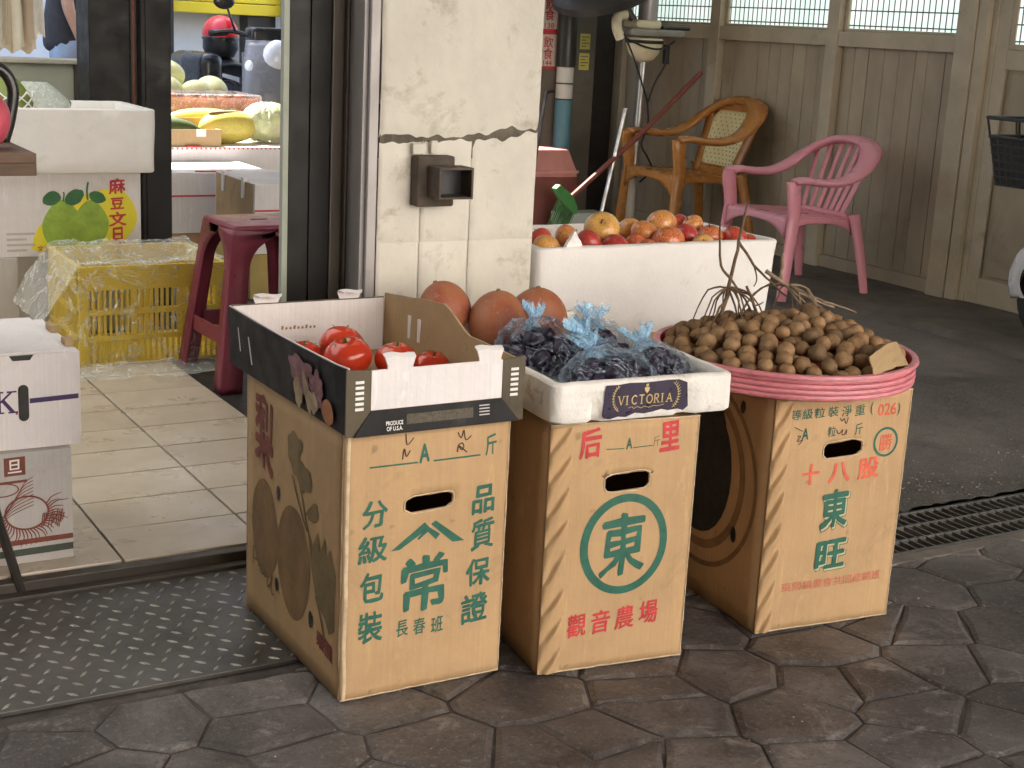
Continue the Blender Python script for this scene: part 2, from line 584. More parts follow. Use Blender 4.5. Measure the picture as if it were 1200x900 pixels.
g = MB()
g.box(-150, 150, -150, 150, -.6, -.22)
struct(g.build('ground', PM('street asphalt', (.10, .10, .10), .85, .2, 2, .3, 150)))
GY0, GY1, GX0, GX1 = 2.46, 2.70, 2.36, 5.6           # the drain slot
g = MB()
g.box(-3.5, 9, -1.4, 2.455, -.21, -.006)
g.box(-3.5, 1.38, 2.4555, 3.06, -.2095, -.0125)
g.box(1.3805, 2.34, 2.4556, 3.06, -.2095, -.006)
pav = struct(g.build('pavement', M['joint']))

# paving stones: jittered Voronoi cells clipped to the pavement
def clip(poly, a, b, c):
    out = []
    for i in range(len(poly)):
        p, q = poly[i], poly[(i + 1) % len(poly)]
        dp, dq = a * p[0] + b * p[1] - c, a * q[0] + b * q[1] - c
        if dp <= 0: out.append(p)
        if dp * dq < 0:
            t = dp / (dp - dq)
            out.append((p[0] + (q[0] - p[0]) * t, p[1] + (q[1] - p[1]) * t))
    return out

def inset(poly, d):
    for i in range(len(poly)):
        pass
    n = len(poly)
    res = list(poly)
    for i in range(n):
        p, q = poly[i], poly[(i + 1) % n]
        ex, ey = q[0] - p[0], q[1] - p[1]
        L = math.hypot(ex, ey)
        if L < 1e-6: continue
        a, b = ey / L, -ex / L                    # outward normal of a CCW polygon
        res = clip(res, a, b, a * p[0] + b * p[1] - d)
    return res

def pave(x0, x1, y0, y1, sp, seed):
    rr = random.Random(seed)
    pts = []
    ny = int((y1 - y0) / (sp * .72)) + 4
    for j in range(-2, ny):
        for i in range(-2, int((x1 - x0) / sp) + 4):
            pts.append((x0 + (i + .5 * (j % 2)) * sp + rr.uniform(-.44, .44) * sp, y0 + j * sp * .72 + rr.uniform(-.36, .36) * sp))
    for p in pts:
        poly = [(x0, y0), (x1, y0), (x1, y1), (x0, y1)]
        for q in pts:
            dx, dy = q[0] - p[0], q[1] - p[1]
            if (q is p) or dx * dx + dy * dy > (3.2 * sp) ** 2: continue
            poly = clip(poly, dx, dy, (q[0] ** 2 + q[1] ** 2 - p[0] ** 2 - p[1] ** 2) / 2)
            if len(poly) < 3: break
        if len(poly) < 3: continue
        poly = inset(poly, rr.uniform(.0008, .0022))
        if len(poly) < 3: continue
        cx, cy = sum(v[0] for v in poly) / len(poly), sum(v[1] for v in poly) / len(poly)
        ring = []
        for i in range(len(poly)):
            a, b = poly[i], poly[(i + 1) % len(poly)]
            L = math.hypot(b[0] - a[0], b[1] - a[1])
            k = max(1, min(4, int(L / .06)))
            for j in range(k):
                t = j / k
                x, y = a[0] + (b[0] - a[0]) * t, a[1] + (b[1] - a[1]) * t
                e = .007 * noise.noise(Vector((x * 14, y * 14, 3.3))) if j else .003 * noise.noise(Vector((x * 9, y * 9, 1)))
                ux, uy = x - cx, y - cy
                ul = math.hypot(ux, uy) or 1
                ring.append((x + ux / ul * (e - .002), y + uy / ul * (e - .002)))
        hz = rr.uniform(-.0012, .0008)
        tx, ty = rr.uniform(-.004, .004), rr.uniform(-.004, .004)
        n = len(ring)
        def top(px, py, dz): return (px - cx, py - cy, hz + tx * (px - cx) + ty * (py - cy) + dz)
        vs = [top(x, y, -.011) for x, y in ring] + [top(x, y, -.0042) for x, y in ring]
        ins = []
        for x, y in ring:
            ux, uy = x - cx, y - cy
            ul = math.hypot(ux, uy) or 1
            k = min(.013, ul * .3)
            ins.append((x - ux / ul * k, y - uy / ul * k))
        vs += [top(x, y, 0) for x, y in ins]
        fs = []
        for i in range(n):
            j = (i + 1) % n
            fs += [(i, j, n + j, n + i), (n + i, n + j, 2 * n + j, 2 * n + i)]
        fs.append(tuple(range(2 * n, 3 * n)))
        mb = MB()
        mb.faces(vs, fs)
        mb.build('paving_stone', M['stone'], pav, loc=(cx, cy, 0))
pave(-.6, 4.4, .9, 2.452, .215, 5)
pave(1.385, 2.335, 2.456, 3.055, .25, 9)

g = MB()                                         # drain channel under the grate
g.box(GX0, GX1, GY0, GY1, -.208, -.19)
g.box(GX0 - .02, GX1, GY0 - .004, GY0 + .012, -.2085, -.013)
g.box(GX0 - .02, GX1, GY1 - .012, GY1 + .01, -.2088, -.013)
struct(g.build('drain_channel', PM('wet dark concrete', (.012, .011, .010), .6)))
g = MB()
def ap(u, v):
    x, y = 1.86 + u * 3.0, 2.70 + .012 + v * 6.3
    edge = max(0, 1 - v * 6.3 / .14)
    return Vector((x, y, -.004 + .010 * edge * (.5 + noise.noise(Vector((x * 30, y * 30, 0)))) + .006 * noise.noise(Vector((x * 2.1, y * 2.1, 4))) + .002 * noise.noise(Vector((x * 13, y * 13, 4)))))
g.grid(ap, 190, 260)
struct(g.build('alley_apron', M['asphalt'], smooth=True))
g = MB()
g.box(-3.5, 9, 8.9, 120, -.2, -.02)
g.box(-6, 1.86, 3.06, 9.0, -.208, -.006)
g.box(4.85, 9, 2.72, 9.2, -.207, -.03)
struct(g.build('back_street', PM('back street asphalt', (.11, .105, .10), .8, .2, 2, .3, 90)))
g = MB()
def kerb(u, v):
    y = 3.2 + v * 5.6
    x0 = 4.83 + .018 * noise.noise(Vector((y * 3, 0, 0))) + .012 * noise.noise(Vector((y * 11, 0, 2)))
    prof = [(x0 - .012, -.03), (x0, .018), (x0 + .02, .028), (x0 + .3, .03), (5.45, .034)]
    p = prof[int(round(u * 4))]
    return Vector((p[0], y, p[1] + .004 * noise.noise(Vector((p[0] * 8, y * 8, 1)))))
g.grid(kerb, 4, 90)
struct(g.build('kerb_strip', PM('worn kerb concrete', (.105, .095, .078), .7, .25, 4, .4, 50, dirt=(.035, .03, .025), dirt_amt=.5), smooth='auto'))

# steel drain grate
gr = thing('drain_grate', 'steel drain grate with three rows of slots beside the right hand carton', 'drain grate', (GX0, GY0, 0))
mb = MB()
for y0, y1 in ((.0, .012), (.070, .079), (.150, .159), (.228, .240)):
    mb.box(0, 2.75, y0, y1, -.034, -.0005, .0015)
M['grate'] = PM('rusty grate steel', (.15, .14, .13), .5, .25, 12, .1, 90, metal=.5, dirt=(.07, .055, .045), dirt_amt=.5)
mb.build('rail', M['grate'], gr)
mb = MB(); mb.box(-.0028, .0028, .012, .228, -.03, -.0008)
bar = None
for k in range(86):
    if bar is None:
        bar = mb.build('bar', M['grate'], gr, loc=(.016 + k * .0315, 0, 0))
    else:
        inst('bar', bar.data, gr, (.016 + k * .0315, 0, 0))
g = MB()
g.box(GX0 - .02, GX1, GY0 - .05, GY0 - .004, -.05, .0005, .004)
struct(g.build('drain_kerb', PM('pale drain kerb', (.17, .15, .13), .7, .3, 9, .4, 60, dirt=(.06, .05, .045), dirt_amt=.5)))

# checker plate
pl = thing('checker_plate', 'dark steel checker plate ramp lying in front of the shop threshold', 'steel plate', (-.9, 2.50, 0))
mb = MB(); mb.box(0, 2.275, 0, .505, -.0118, -.002, .0015)
mb.build('plate', PM('worn checker steel', (.112, .107, .100), .46, .25, 3.5, .25, 90, metal=.55, dirt=(.05, .041, .033), dirt_amt=.55, ds=3), pl)
mb = MB()
k = 0
for j in range(13):
    for i in range(58):
        x, y = .02 + i * .0395 + (j % 2) * .0198, .02 + j * .0385
        if x > 2.25: continue
        a = R(38) if (i + j) % 2 else R(-52) 
        a = R(45) if (i) % 2 == 0 else R(-45)
        t = bmesh.new()
        vs = []
        L, W_ = .0150, .0046
        for (px, py, pz) in ((-L, 0, -.003), (0, -W_, -.003), (L, 0, -.003), (0, W_, -.003)):
            vs.append(t.verts.new((px, py, pz)))
        tp = [t.verts.new((px, py, .0004)) for px, py in ((-L * .62, 0), (0, -W_ * .5), (L * .62, 0), (0, W_ * .5))]
        for q in range(4):
            t.faces.new((vs[q], vs[(q + 1) % 4], tp[(q + 1) % 4], tp[q]))
        t.faces.new(tp)
        mb.add(t, 0, Matrix.Translation((x, y, 0)) @ Matrix.Rotation(a, 4, 'Z'))
o = mb.build('raised_lugs', PM('rubbed steel', (.42, .40, .36), .36, .2, 3, .1, 90, metal=.7, dirt=(.12, .10, .08), dirt_amt=.45, ds=3), pl)
o['kind'] = 'stuff'

mb = MB()
rr = random.Random(21)
for k in range(900):
    if k < 520: x, y, z = rr.uniform(2.0, 4.6), 2.73 + abs(rr.gauss(0, .16)), .006
    else: x, y, z = rr.uniform(.0, 4.2), rr.uniform(1.5, 2.44), .0015
    r = rr.uniform(.0010, .0030) * (1.5 if k < 520 else 1)
    vs = [(x + r * rr.uniform(.5, 1.3) * math.cos(a), y + r * rr.uniform(.5, 1.3) * math.sin(a), z) for a in (0, 1.6, 3.1, 4.7)]
    mb.faces(vs + [(x, y, z + r * .8)], [(0, 1, 4), (1, 2, 4), (2, 3, 4), (3, 0, 4)])
o = mb.build('grit', PM('grit', (.26, .24, .21), .8, .5, 3, 0)); o['kind'] = 'stuff'; o['label'] = 'fine grit scattered on the pavement and along the drain'

# shop floor of cream tiles, with threshold
g = MB(); g.box(-2.5, 1.50, 3.07, 6.5, -.05, .0235)
sf = struct(g.build('shop_floor', PM('tile grout', (.085, .075, .06), .8, .3, 20, .2, 60)))
def tile_material():
    s = NT('cream floor tile')
    oi = s.n('ShaderNodeObjectInfo')
    geo = s.n('ShaderNodeNewGeometry')
    f = s.noise(4, 7, .65, co=geo.outputs['Position'], dist=.5)
    c = s.ramp(f, [(.36, (.50, .42, .33)), (.64, (.62, .54, .44))])
    c = s.mix(1, c, s.ramp(oi.outputs['Random'], [(0, (.88, .86, .84)), (1, (1, 1, 1))]), 'MULTIPLY')
    d = s.noise(22, 8, .75, co=geo.outputs['Position'], dist=.8)
    c = s.mix(s.ramp(d, [(.50, g3(0)), (.80, g3(.22))]), c, (.24, .19, .13))
    s.l(c, s.b.inputs['Base Color'])
    s.l(s.ramp(s.noise(7, 5, .6, co=geo.outputs['Position']), [(.3, g3(.22)), (.7, g3(.42))]), s.b.inputs['Roughness'])
    s.l(s.bump(s.noise(30, 4, .6), .06, .002), s.b.inputs['Normal'])
    return s.m
M['tile'] = tile_material()
mb = MB(); mb.box(-.1645, .1645, -.1015, .1015, -.006, .003, .003)
tl = None
for i in range(-2, 3):
    for j in range(0, 11):
        lx, ly = .83 + .1675 + i * .335, 3.28 - .104 + j * .208
        if lx > 1.4 and i != 2: continue
        if lx < .3: continue
        if i == 2 or lx + .1645 > 1.5: continue
        ly2 = ly
        if tl is None:
            tl = mb.build('floor_tile', M['tile'], sf, loc=(lx, ly2, .027))
        else:
            inst('floor_tile', tl.data, sf, (lx, ly2, .027 + rnd.uniform(-.0006, .0006)), (rnd.uniform(-.002, .002), 0, 0))
mb = MB(); mb.box(1.169, 1.4985, 3.075, 6.4, .0236, .0301)
g = MB()
g.box(-2.5, 1.40, 3.005, 3.035, -.02, .006, .002)
g.box(-2.5, 1.40, 3.036, 3.068, -.02, .027, .003)
struct(g.build('threshold', PM('worn brown threshold', (.055, .045, .034), .5, .3, 5, .3, 60, dirt=(.16, .13, .10), dirt_amt=.3)))
g = MB(); g.box(1.503, 1.84, 3.42, 5.85, -.02, .012)
struct(g.build('side_sill', PM('dark rubber sill', (.022, .020, .018), .6, .2, 6, .3, 40)))

# arcade roof and unseen walls, with sheets and walls added to steer light
M['ceil'] = PM('off white ceiling', (.55, .53, .48), .8, .05, 3, .1, 40)
g = MB()
g.box(-6.0, 5.9, -.9, 3.2, 2.95, 3.25); g.box(1.25, 5.9, 3.2005, 8.6, 2.9502, 3.25); g.box(-6.0, 1.2495, 6.5, 8.6, 2.9503, 3.25)
struct(g.build('arcade_roof', M['ceil']))
tm = NT('added translucent light sheet')
tl_ = tm.n('ShaderNodeBsdfTranslucent'); tl_.inputs['Color'].default_value = (.235, .235, .215, 1)
tm.l(tl_.outputs[0], [n for n in tm.t.nodes if n.type == 'OUTPUT_MATERIAL'][0].inputs['Surface'])
g = MB(); g.grid(lambda u, v: Vector((-6 + 7.26 * u, 3.19 + 3.32 * v, 3.02 + .015 * math.sin(u * 400))), 200, 1)
struct(g.build('added_light_sheet', tm.m))  # unseen translucent sheet added so daylight brightens the shop inside
g = MB(); g.box(4.25, 5.9, 8.601, 11.0, 2.951, 3.25)
struct(g.build('arcade_roof', M['ceil']))  # unseen roof piece added to keep sun off the alley end
M['house'] = PM('cream house render', (.64, .60, .54), .8, .06, 1.2, .1, 20)
g = MB()
g.box(-6.2, -6.0, -.9, 8.6, -.2, 2.95)
struct(g.build('side_wall', M['ceil']))
M['dark_blocker'] = PM('dark light blocking wall', (.060, .046, .036), .7, .2, 4, .2, 30)
g = MB()
g.box(-6.0, -1.6, 2.9, 3.02, -.2, 2.95)
g.box(-1.75, -1.6, -1.4, 2.899, -.2, 2.949)
g.box(-40, -1.5, -14, -9, -.2, 14)
struct(g.build('light_blocking_wall', M['dark_blocker']))  # unseen dark walls added to cut the light coming from the left
g = MB()
g.box(5.62, 9.0, -.9, 8.9, -.2, 2.949)
struct(g.build('next_house_wall', M['house']))
g = MB(); g.box(-1.49, 26, -14, -9, -.2, 8.5)
struct(g.build('facing_bounce_wall', M['house']))  # unseen pale wall added to bounce frontal light onto the cartons

# ------------------------------------------------------------------ corner column
M['plaster'] = PM('old white plaster', (.66, .635, .56), .8, .08, 3.5, .6, 26, dirt=(.36, .30, .22), dirt_amt=.58, ds=5.5, bdist=.006)
M['coltile'] = PM('painted over tile', (.67, .645, .57), .6, .08, 5, .5, 26, dirt=(.36, .30, .22), dirt_amt=.55, ds=8, bdist=.006)
M['mortar'] = PM('dark cracked mortar', (.14, .12, .095), .9, .4, 14, .8, 30, bdist=.01)
CX0, CX1, CY = 1.381, 1.79, 2.955
col = thing('corner_column', 'white plastered corner column with a wide crack and old painted tiles below it', 'column', ((CX0 + CX1) / 2, CY, 0))
def crack_z(x, s):
    z = .985 + .055 * (x - .2) * (1 if x > .2 else .25) * 1.5
    return z + .012 * noise.noise(Vector((x * 14, s, 0))) + .007 * noise.noise(Vector((x * 46, s, 4)))
HW = (CX1 - CX0) / 2
mb = MB(); mb.box(-HW + .003, HW - .003, .006, .40, -.02, 3.0)
mb.build('core', M['plaster'], col)
mb = MB(); mb.box(-HW + .002, HW - .002, .004, .39, .94, 1.06)
mb.build('cracked_mortar', M['mortar'], col)
mb = MB()
N = 64
def plast(u, v):
    x = -HW + u * 2 * HW
    zb = crack_z(u * 2 * HW, 5) + .0055 + .007 * abs(noise.noise(Vector((u * 9, 3, 3))))
    z = zb + (2.96 - zb) * v ** 1.6
    e = max(0, 1 - (z - zb) / .02)
    edge = min(u, 1 - u)
    rnd_e = .006 * max(0, 1 - edge / .02)
    return Vector((x, -.004 + .005 * e + rnd_e + .004 * noise.noise(Vector((x * 7, z * 7, 8))) + .0016 * noise.noise(Vector((x * 40, z * 40, 2))), z))
mb.grid(plast, N, 60)
def plast_r(u, v):
    zb = crack_z(2 * HW, 5) + .01
    z = zb + (2.96 - zb) * v
    y = .002 + u * .40
    return Vector((HW + .003 * noise.noise(Vector((y * 30, z * 30, 1))) - (.004 if u == 0 else 0), y, z))
mb.grid(plast_r, 8, 60)
mb.build('plaster_coat', M['plaster'], col, smooth='auto')
# the painted tiles under the crack, front and right side
zs = [-.01, .24, .495, .750, None]
xs = [-HW, -HW + .107, -HW + .235, HW]
for i in range(3):
    for j in range(4):
        x0, x1 = xs[i] + (.0012 if i else 0), xs[i + 1] - (.0012 if i < 2 else 0)
        z0 = zs[j] + .001
        mb = MB()
        def tf(u, v):
            x = x0 + (x1 - x0) * u
            z1 = zs[j + 1] - .001 if zs[j + 1] else crack_z(x + HW, 9) - .006
            z = z0 + (z1 - z0) * v
            e = min(u * (x1 - x0), (1 - u) * (x1 - x0), v * (z1 - z0), (1 - v) * (z1 - z0))
            return Vector((x, .004 * max(0, 1 - e / .005) + .002 * noise.noise(Vector((x * 9, z * 9, i + j))), z))
        mb.grid(tf, 22, 14)
        mb.build('wall_tile', M['coltile'], col, smooth=True)
mb = MB()
def tr(u, v):
    z = -.01 + (crack_z(2 * HW, 9) - .0 + .01) * v
    return Vector((HW + .002 * noise.noise(Vector((u * 9, z * 19, 1))), .003 + u * .4, z))
mb.grid(tr, 8, 30)
mb.build('side_face', M['coltile'], col, smooth=True)

# rusty square duct stub on the column
M['rust'] = PM('rusty painted iron', (.085, .066, .050), .75, .3, 14, .7, 40, dirt=(.045, .030, .022), dirt_amt=.6, ds=18, bdist=.004)
db = thing('iron_duct_stub', 'rusty square iron duct stub sticking out of the white column', 'duct', (1.508, CY - .004, .893))
def tubebox(mb, x0, x1, z0, z1, y0, y1, t):
    mb.box(x0, x1, y0, y1, z1 - t, z1, .001); mb.box(x0, x1, y0, y1, z0, z0 + t, .001)
    mb.box(x0, x0 + t, y0 + .0005, y1, z0 + t, z1 - t); mb.box(x1 - t, x1, y0 + .0005, y1, z0 + t, z1 - t)
mb = MB(); mb.box(-.050, .044, -.035, .003, -.058, .056, .006, seg=2); mb.build('back_box', M['rust'], db)
mb = MB(); tubebox(mb, -.026, .060, -.034, .036, -.095, -.0352, .005); mb.build('duct_mouth', M['rust'], db)
mb = MB(); mb.box(-.0205, .0545, -.045, -.036, -.0285, .0305); mb.build('duct_inside', M['black'], db)
mb = MB(); mb.box(-.052, -.020, -.012, .003, .058, .082, .003); mb.box(-.006, .012, -.010, .003, .0585, .088, .003); mb.build('mortar_lump', M['plaster'], db)

# ------------------------------------------------------------------ shop door frames
fr = thing('sliding_door_frame', 'dark metal sliding door frame with a grey shutter track beside the column', 'door frame', (1.20, 3.10, 0))
M['near_black'] = PM('near black metal', (.010, .009, .008), .5, .3, 5, .1, 60, dirt=(.03, .026, .02), dirt_amt=.3, stretch=(1, 1, .25), spec=.3)
MB().box(.010, .0245, .002, .02, .01, 2.949, .002).build('pale_edge_strip', PM('greenish aluminium strip', (.33, .36, .30), .5, .1, 5, .1, 60, dirt=(.2, .2, .16), dirt_amt=.4), fr)
MB().box(.025, .0745, .004, .05, .01, 2.949, .002).build('dark_stile', M['near_black'], fr)
MB().box(.075, .1235, .0, .05, .01, 2.949, .002).build('dark_stile', M['near_black'], fr)
MB().box(.124, .152, -.006, .05, .01, 2.949, .003).build('brown_stile', M['bronze'], fr)
MB().box(.1525, .1785, -.022, .05, .01, 2.949, .003).build('brown_stile', M['bronze'], fr)
for y0_, y1_, x0_ in ((-.058, -.024, .158), (-.112, -.060, .150), (-.126, -.114, .146), (-.141, -.128, .156)):
    MB().box(x0_, .1785, y0_, y1_, .01, 2.949, .002).build('shutter_track', M['stainless'], fr)

po = thing('rear_shop_post', 'dark wide metal post at the back of the shop behind the white foam box', 'post', (1.50, 5.92, 0))
mb = MB(); mb.box(0, .165, .02, .22, 0, 2.949, .003); mb.build('door_leaf', M['near_black'], po)
mb = MB(); mb.box(.1655, .186, .0, .22, 0, 2.949, .002); mb.build('edge_strip', M['bronze'], po)
mb = MB(); mb.box(.1865, .31, -.05, .16, 0, 2.949, .004); mb.box(.205, .215, -.056, -.0505, 0, 2.949); mb.build('front_stile', M['near_black'], po)
mb = MB(); mb.box(.168, .174, -.006, -.0003, .72, 1.6); mb.build('red_line', M['ink_dkred'], po)

lw = thing('low_back_wall', 'pale green painted low wall at the back of the shop under the hanging cloths', 'wall', (-2.0, 6.60, 0))
mb = MB(); mb.box(0, 3.60, 0, .12, -.02, .972, .006)
mb.build('wall_body', PM('pale green paint', (.50, .52, .42), .6, .06, 3, .2, 40, dirt=(.30, .28, .20), dirt_amt=.4, ds=4), lw)
mb = MB(); mb.box(-.02, 3.66, -.02, .14, .9725, .992, .004); mb.build('coping', PM('chipped coping', (.58, .56, .48), .6, .1, 9, .3, 40, dirt=(.2, .16, .12), dirt_amt=.5, ds=12), lw)
mb = MB(); mb.box(3.6005, 3.66, -.015, .13, -.02, .972, .003); mb.build('end_trim', M['bronze'], lw)

# ------------------------------------------------------------------ shuttered wall on the right
M['olive'] = PM('olive brown painted timber', (.38, .32, .225), .62, .12, 5, .25, 40, dirt=(.12, .092, .06), dirt_amt=.36, ds=2.2, stretch=(1, 1, .5), randv=.12)
M['olive_lt'] = PM('olive brown painted frame', (.43, .372, .268), .55, .12, 5, .2, 50, dirt=(.10, .08, .055), dirt_amt=.35, ds=4)
def lit_pane():
    s = NT('lit frosted wired pane')
    f = s.noise(2.0, 3, .5)
    c = s.ramp(f, [(.3, (.74, .92, .84)), (.7, (.90, 1.0, .96))])
    s.l(c, s.b.inputs['Base Color'])
    s.l(c, s.b.inputs['Emission Color'])
    s.b.inputs['Emission Strength'].default_value = .125
    s.b.inputs['Roughness'].default_value = .25
    return s.m
M['pane'] = lit_pane()
WX = 5.46
wl = thing('panelled_wall', 'olive brown wall of upright boards with wired windows above a rail', 'wall', (WX, 5.0, 0))
def Wb(mb, x0, x1, y0, y1, z0, z1, bev=.003): mb.box(x0, x1, y0 - 5.0, y1 - 5.0, z0, z1, bev)
bays = [(5.135, 5.965), (6.055, 6.98), (7.07, 7.97)]
mb = MB(); Wb(mb, .03, .07, 4.96, 8.0, 0, 1.2, 0); mb.build('backing', M['olive'], wl)
for (y0, y1) in bays:
    n = round((y1 - y0) / .105)
    d = (y1 - y0) / n
    ys = [y0 + d * (k + (rnd.uniform(-.14, .14) if 0 < k < n else 0)) for k in range(n + 1)]
    for k in range(n):
        mb = MB(); Wb(mb, .012 + rnd.uniform(0, .0035), .029, ys[k] + .0012, ys[k + 1] - .0012, .10, 1.209, .0022)
        mb.build('board', M['olive'], wl)
for y0, y1, x0 in ((5.966, 6.054, -.035), (6.981, 7.069, -.035), (7.971, 8.06, -.03)):
    mb = MB(); Wb(mb, x0, .03, y0, y1, .03, 2.6); mb.build('stud', M['olive_lt'], wl)
mb = MB(); Wb(mb, -.045, .03, 5.02, 5.134, .03, 2.6); mb.build('corner_stud', M['olive_lt'], wl)
for (y0, y1) in bays:
    mb = MB(); Wb(mb, -.028, .03, y0 + .0005, y1 - .0005, 1.21, 1.285); mb.build('rail', M['olive_lt'], wl)
    mb = MB(); Wb(mb, -.01, .03, y0 + .0005, y1 - .0005, .028, .0995); mb.build('bottom_rail', M['olive'], wl)
    wn = MB(); Wb(wn, .001, .029, y0 + .0005, y0 + .03, 1.286, 2.5); Wb(wn, .001, .029, y1 - .03, y1 - .0005, 1.286, 2.5); Wb(wn, .001, .029, y0 + .031, y1 - .031, 1.286, 1.302)
    wno = wn.build('window', M['olive_lt'], wl)
    mb = MB(); Wb(mb, .016, .020, y0 + .0305, y1 - .0305, 1.3025, 2.5, 0); mb.build('pane', M['pane'], wno)
    mb = MB()
    y = y0 + .045
    while y < y1 - .035:
        Wb(mb, .0125, .0155, y - .0024, y + .0024, 1.303, 2.5, 0); y += .040
    z = 1.318
    while z < 2.5:
        Wb(mb, .0115, .0124, y0 + .0305, y1 - .0305, z - .0032, z + .0032, 0); z += .076
    mb.build('wire_mesh', M['bronze'], wno)
dr = thing('panel_door', 'olive brown panelled door in the wall behind the parked scooter', 'door', (WX, 4.0, 0))
def Db(mb, x0, x1, y0, y1, z0, z1, bev=.003): mb.box(x0, x1, y0 - 4.0, y1 - 4.0, z0, z1, bev)
mb = MB(); Db(mb, -.035, .03, 4.955, 5.016, .03, 2.6); Db(mb, -.005, .03, 4.92, 4.9545, .03, 2.6); mb.build('jamb', M['olive_lt'], dr)
mb = MB(); Db(mb, .02, .05, 3.5, 4.9195, .03, 2.6, 0); mb.build('leaf', M['olive'], dr)
mb = MB(); Db(mb, -.001, .0195, 4.845, 4.9195, .035, 2.6); mb.build('stile', M['olive_lt'], dr)
mb = MB(); Db(mb, -.001, .0195, 3.5, 4.8445, 1.145, 1.235); mb.build('lock_rail', M['olive_lt'], dr)
mb = MB(); Db(mb, -.001, .0195, 3.5, 4.8445, .035, .16); mb.build('bottom_rail', M['olive_lt'], dr)
mb = MB(); Db(mb, .004, .0195, 3.5, 4.80, .175, 1.13, .006); mb.build('panel', M['olive'], dr)
mb = MB(); Db(mb, .004, .0194, 4.815, 4.8445, 1.236, 2.5); Db(mb, .004, .0194, 3.5, 4.8145, 1.236, 1.262)
wo_ = mb.build('window', M['olive_lt'], dr)
mb = MB(); Db(mb, .012, .0192, 3.5, 4.8148, 1.2625, 2.5, 0); mb.build('pane', M['pane'], wo_)
mb = MB()
y = 4.79
while y > 3.5:
    Db(mb, .008, .0115, y - .0024, y + .0024, 1.263, 2.5, 0); y -= .040
z = 1.275
while z < 2.5:
    Db(mb, .0070, .0079, 3.5, 4.8144, z - .0032, z + .0032, 0); z += .076
mb.build('wire_mesh', M['bronze'], wo_)

# grey pillar at the far end of the alley, pipe, stickers
M['greywall'] = PM('grimy grey cement', (.135, .122, .098), .8, .15, 3, .3, 40, dirt=(.055, .048, .038), dirt_amt=.5, ds=3)
gp = tag(MB().box(4.30, 4.98, 7.60, 7.95, -.03, 2.949, .006).build('grey_pillar', M['greywall']), 'grimy grey cement pillar at the far end of the alley', 'pillar')
tag(MB().box(4.9, 5.75, 8.07, 8.3, -.03, 2.949).build('doorway_shade_panel', PM('doorway shade colour', (.025, .021, .017), .7)), 'dark panel painted as doorway shade between the grey pillar and the panelled wall', 'door')  # near-black panel fills the gap; the doorway's shade is its colour
pp = thing('drain_pipe', 'white drain pipe with a blue lower length on the grey pillar', 'pipe', (4.735, 7.545, 0))
mb = MB()
mb.tube([(0, 0, .815), (0, 0, .86), (0, 0, .9), (0, 0, 1.0)], .052, 14); mb.build('white_length', PM('white pvc', (.62, .64, .58), .5, .08, 8, dirt=(.2, .19, .16), dirt_amt=.4), pp, smooth='auto')
mb = MB(); mb.tube([(0, 0, -.03), (0, 0, .812)], .0515, 14); mb.build('blue_length', PM('blue pipe', (.10, .24, .30), .55, .12, 8, dirt=(.08, .09, .09), dirt_amt=.4), pp, smooth='auto')
mb = MB(); mb.tube([(0, 0, 1.002), (0, 0, 2.94)], .062, 14); mb.build('dark_sleeve', M['dark_steel'], pp, smooth='auto')
mb = MB()
for z in (.812, .905): mb.tube([(0, 0, z - .004), (0, 0, z + .004)], .0545, 14)
mb.build('pipe_band', M['black'], pp, smooth='auto')
M['sticker'] = PM('yellow sticker', (.60, .55, .13), .5, .06, 30, dirt=(.3, .26, .08), dirt_amt=.3, ds=60)
for nm, z0, z1, lab in (('sticker', .985, 1.085, 'small yellow notice sticker on the grey pillar, lower of two'), ('sticker', 1.108, 1.20, 'small yellow notice sticker on the grey pillar, upper of two')):
    st = thing(nm, lab, 'sticker', (4.90, 7.5985, 0))
    MB().box(-.036, .036, 0, .0012, z0, z1).build('paper', M['sticker'], st)
    shp = []
    for q in range(4):
        zz = z1 - .02 - q * .018
        shp.append(ribbon([(-.026, zz), (.026 - .02 * (q % 2), zz)], .006))
    flat_print('print_lines', shp, lambda x, y: (x, -.0006, y), M['ink_olive'], st)
# red framed house sign strips on the pillar beside the column
M['signpaper'] = PM('dirty white sign paper', (.62, .58, .50), .55, .06, 14, dirt=(.35, .3, .22), dirt_amt=.35, ds=12)
def sign(z0, z1, rows, label):
    s = thing('number_sign', label, 'sign', (4.635, 7.592, 0))
    MB().box(-.064, .064, 0, .004, z0, z1, .001).build('paper', M['signpaper'], s)
    fm = MB()
    fm.box(-.066, -.057, -.0015, .0001, z0, z1); fm.box(.057, .066, -.0015, .0001, z0, z1)
    fm.box(-.0565, .0565, -.0015, .0001, z0, z0 + .016); fm.box(-.0565, .0565, -.0015, .0001, z1 - .014, z1)
    fm.build('red_border', M['ink_red'], s)
    for t, cz, h, wd, mt in rows:
        flat_print('lettering', [text2d(t, 0, cz, wd, h, .012, .0, 0)], lambda x, y: (x, -.002, y), mt, s)
sign(.985, 1.200, [('飲', 1.142, .066, .066, M['ink_red']), ('食', 1.075, .066, .066, M['ink_red']), ('144', 1.02, .030, .060, M['ink_red'])], 'red framed white sign strip reading 飲食 144, lower one on the grey pillar')
sign(1.2025, 1.42, [('飲', 1.362, .066, .066, M['ink_red']), ('食', 1.30, .066, .066, M['ink_red']), ('138', 1.238, .032, .066, M['ink_red'])], 'red framed white sign strip reading 食 138, upper one cut by the top of the photo')

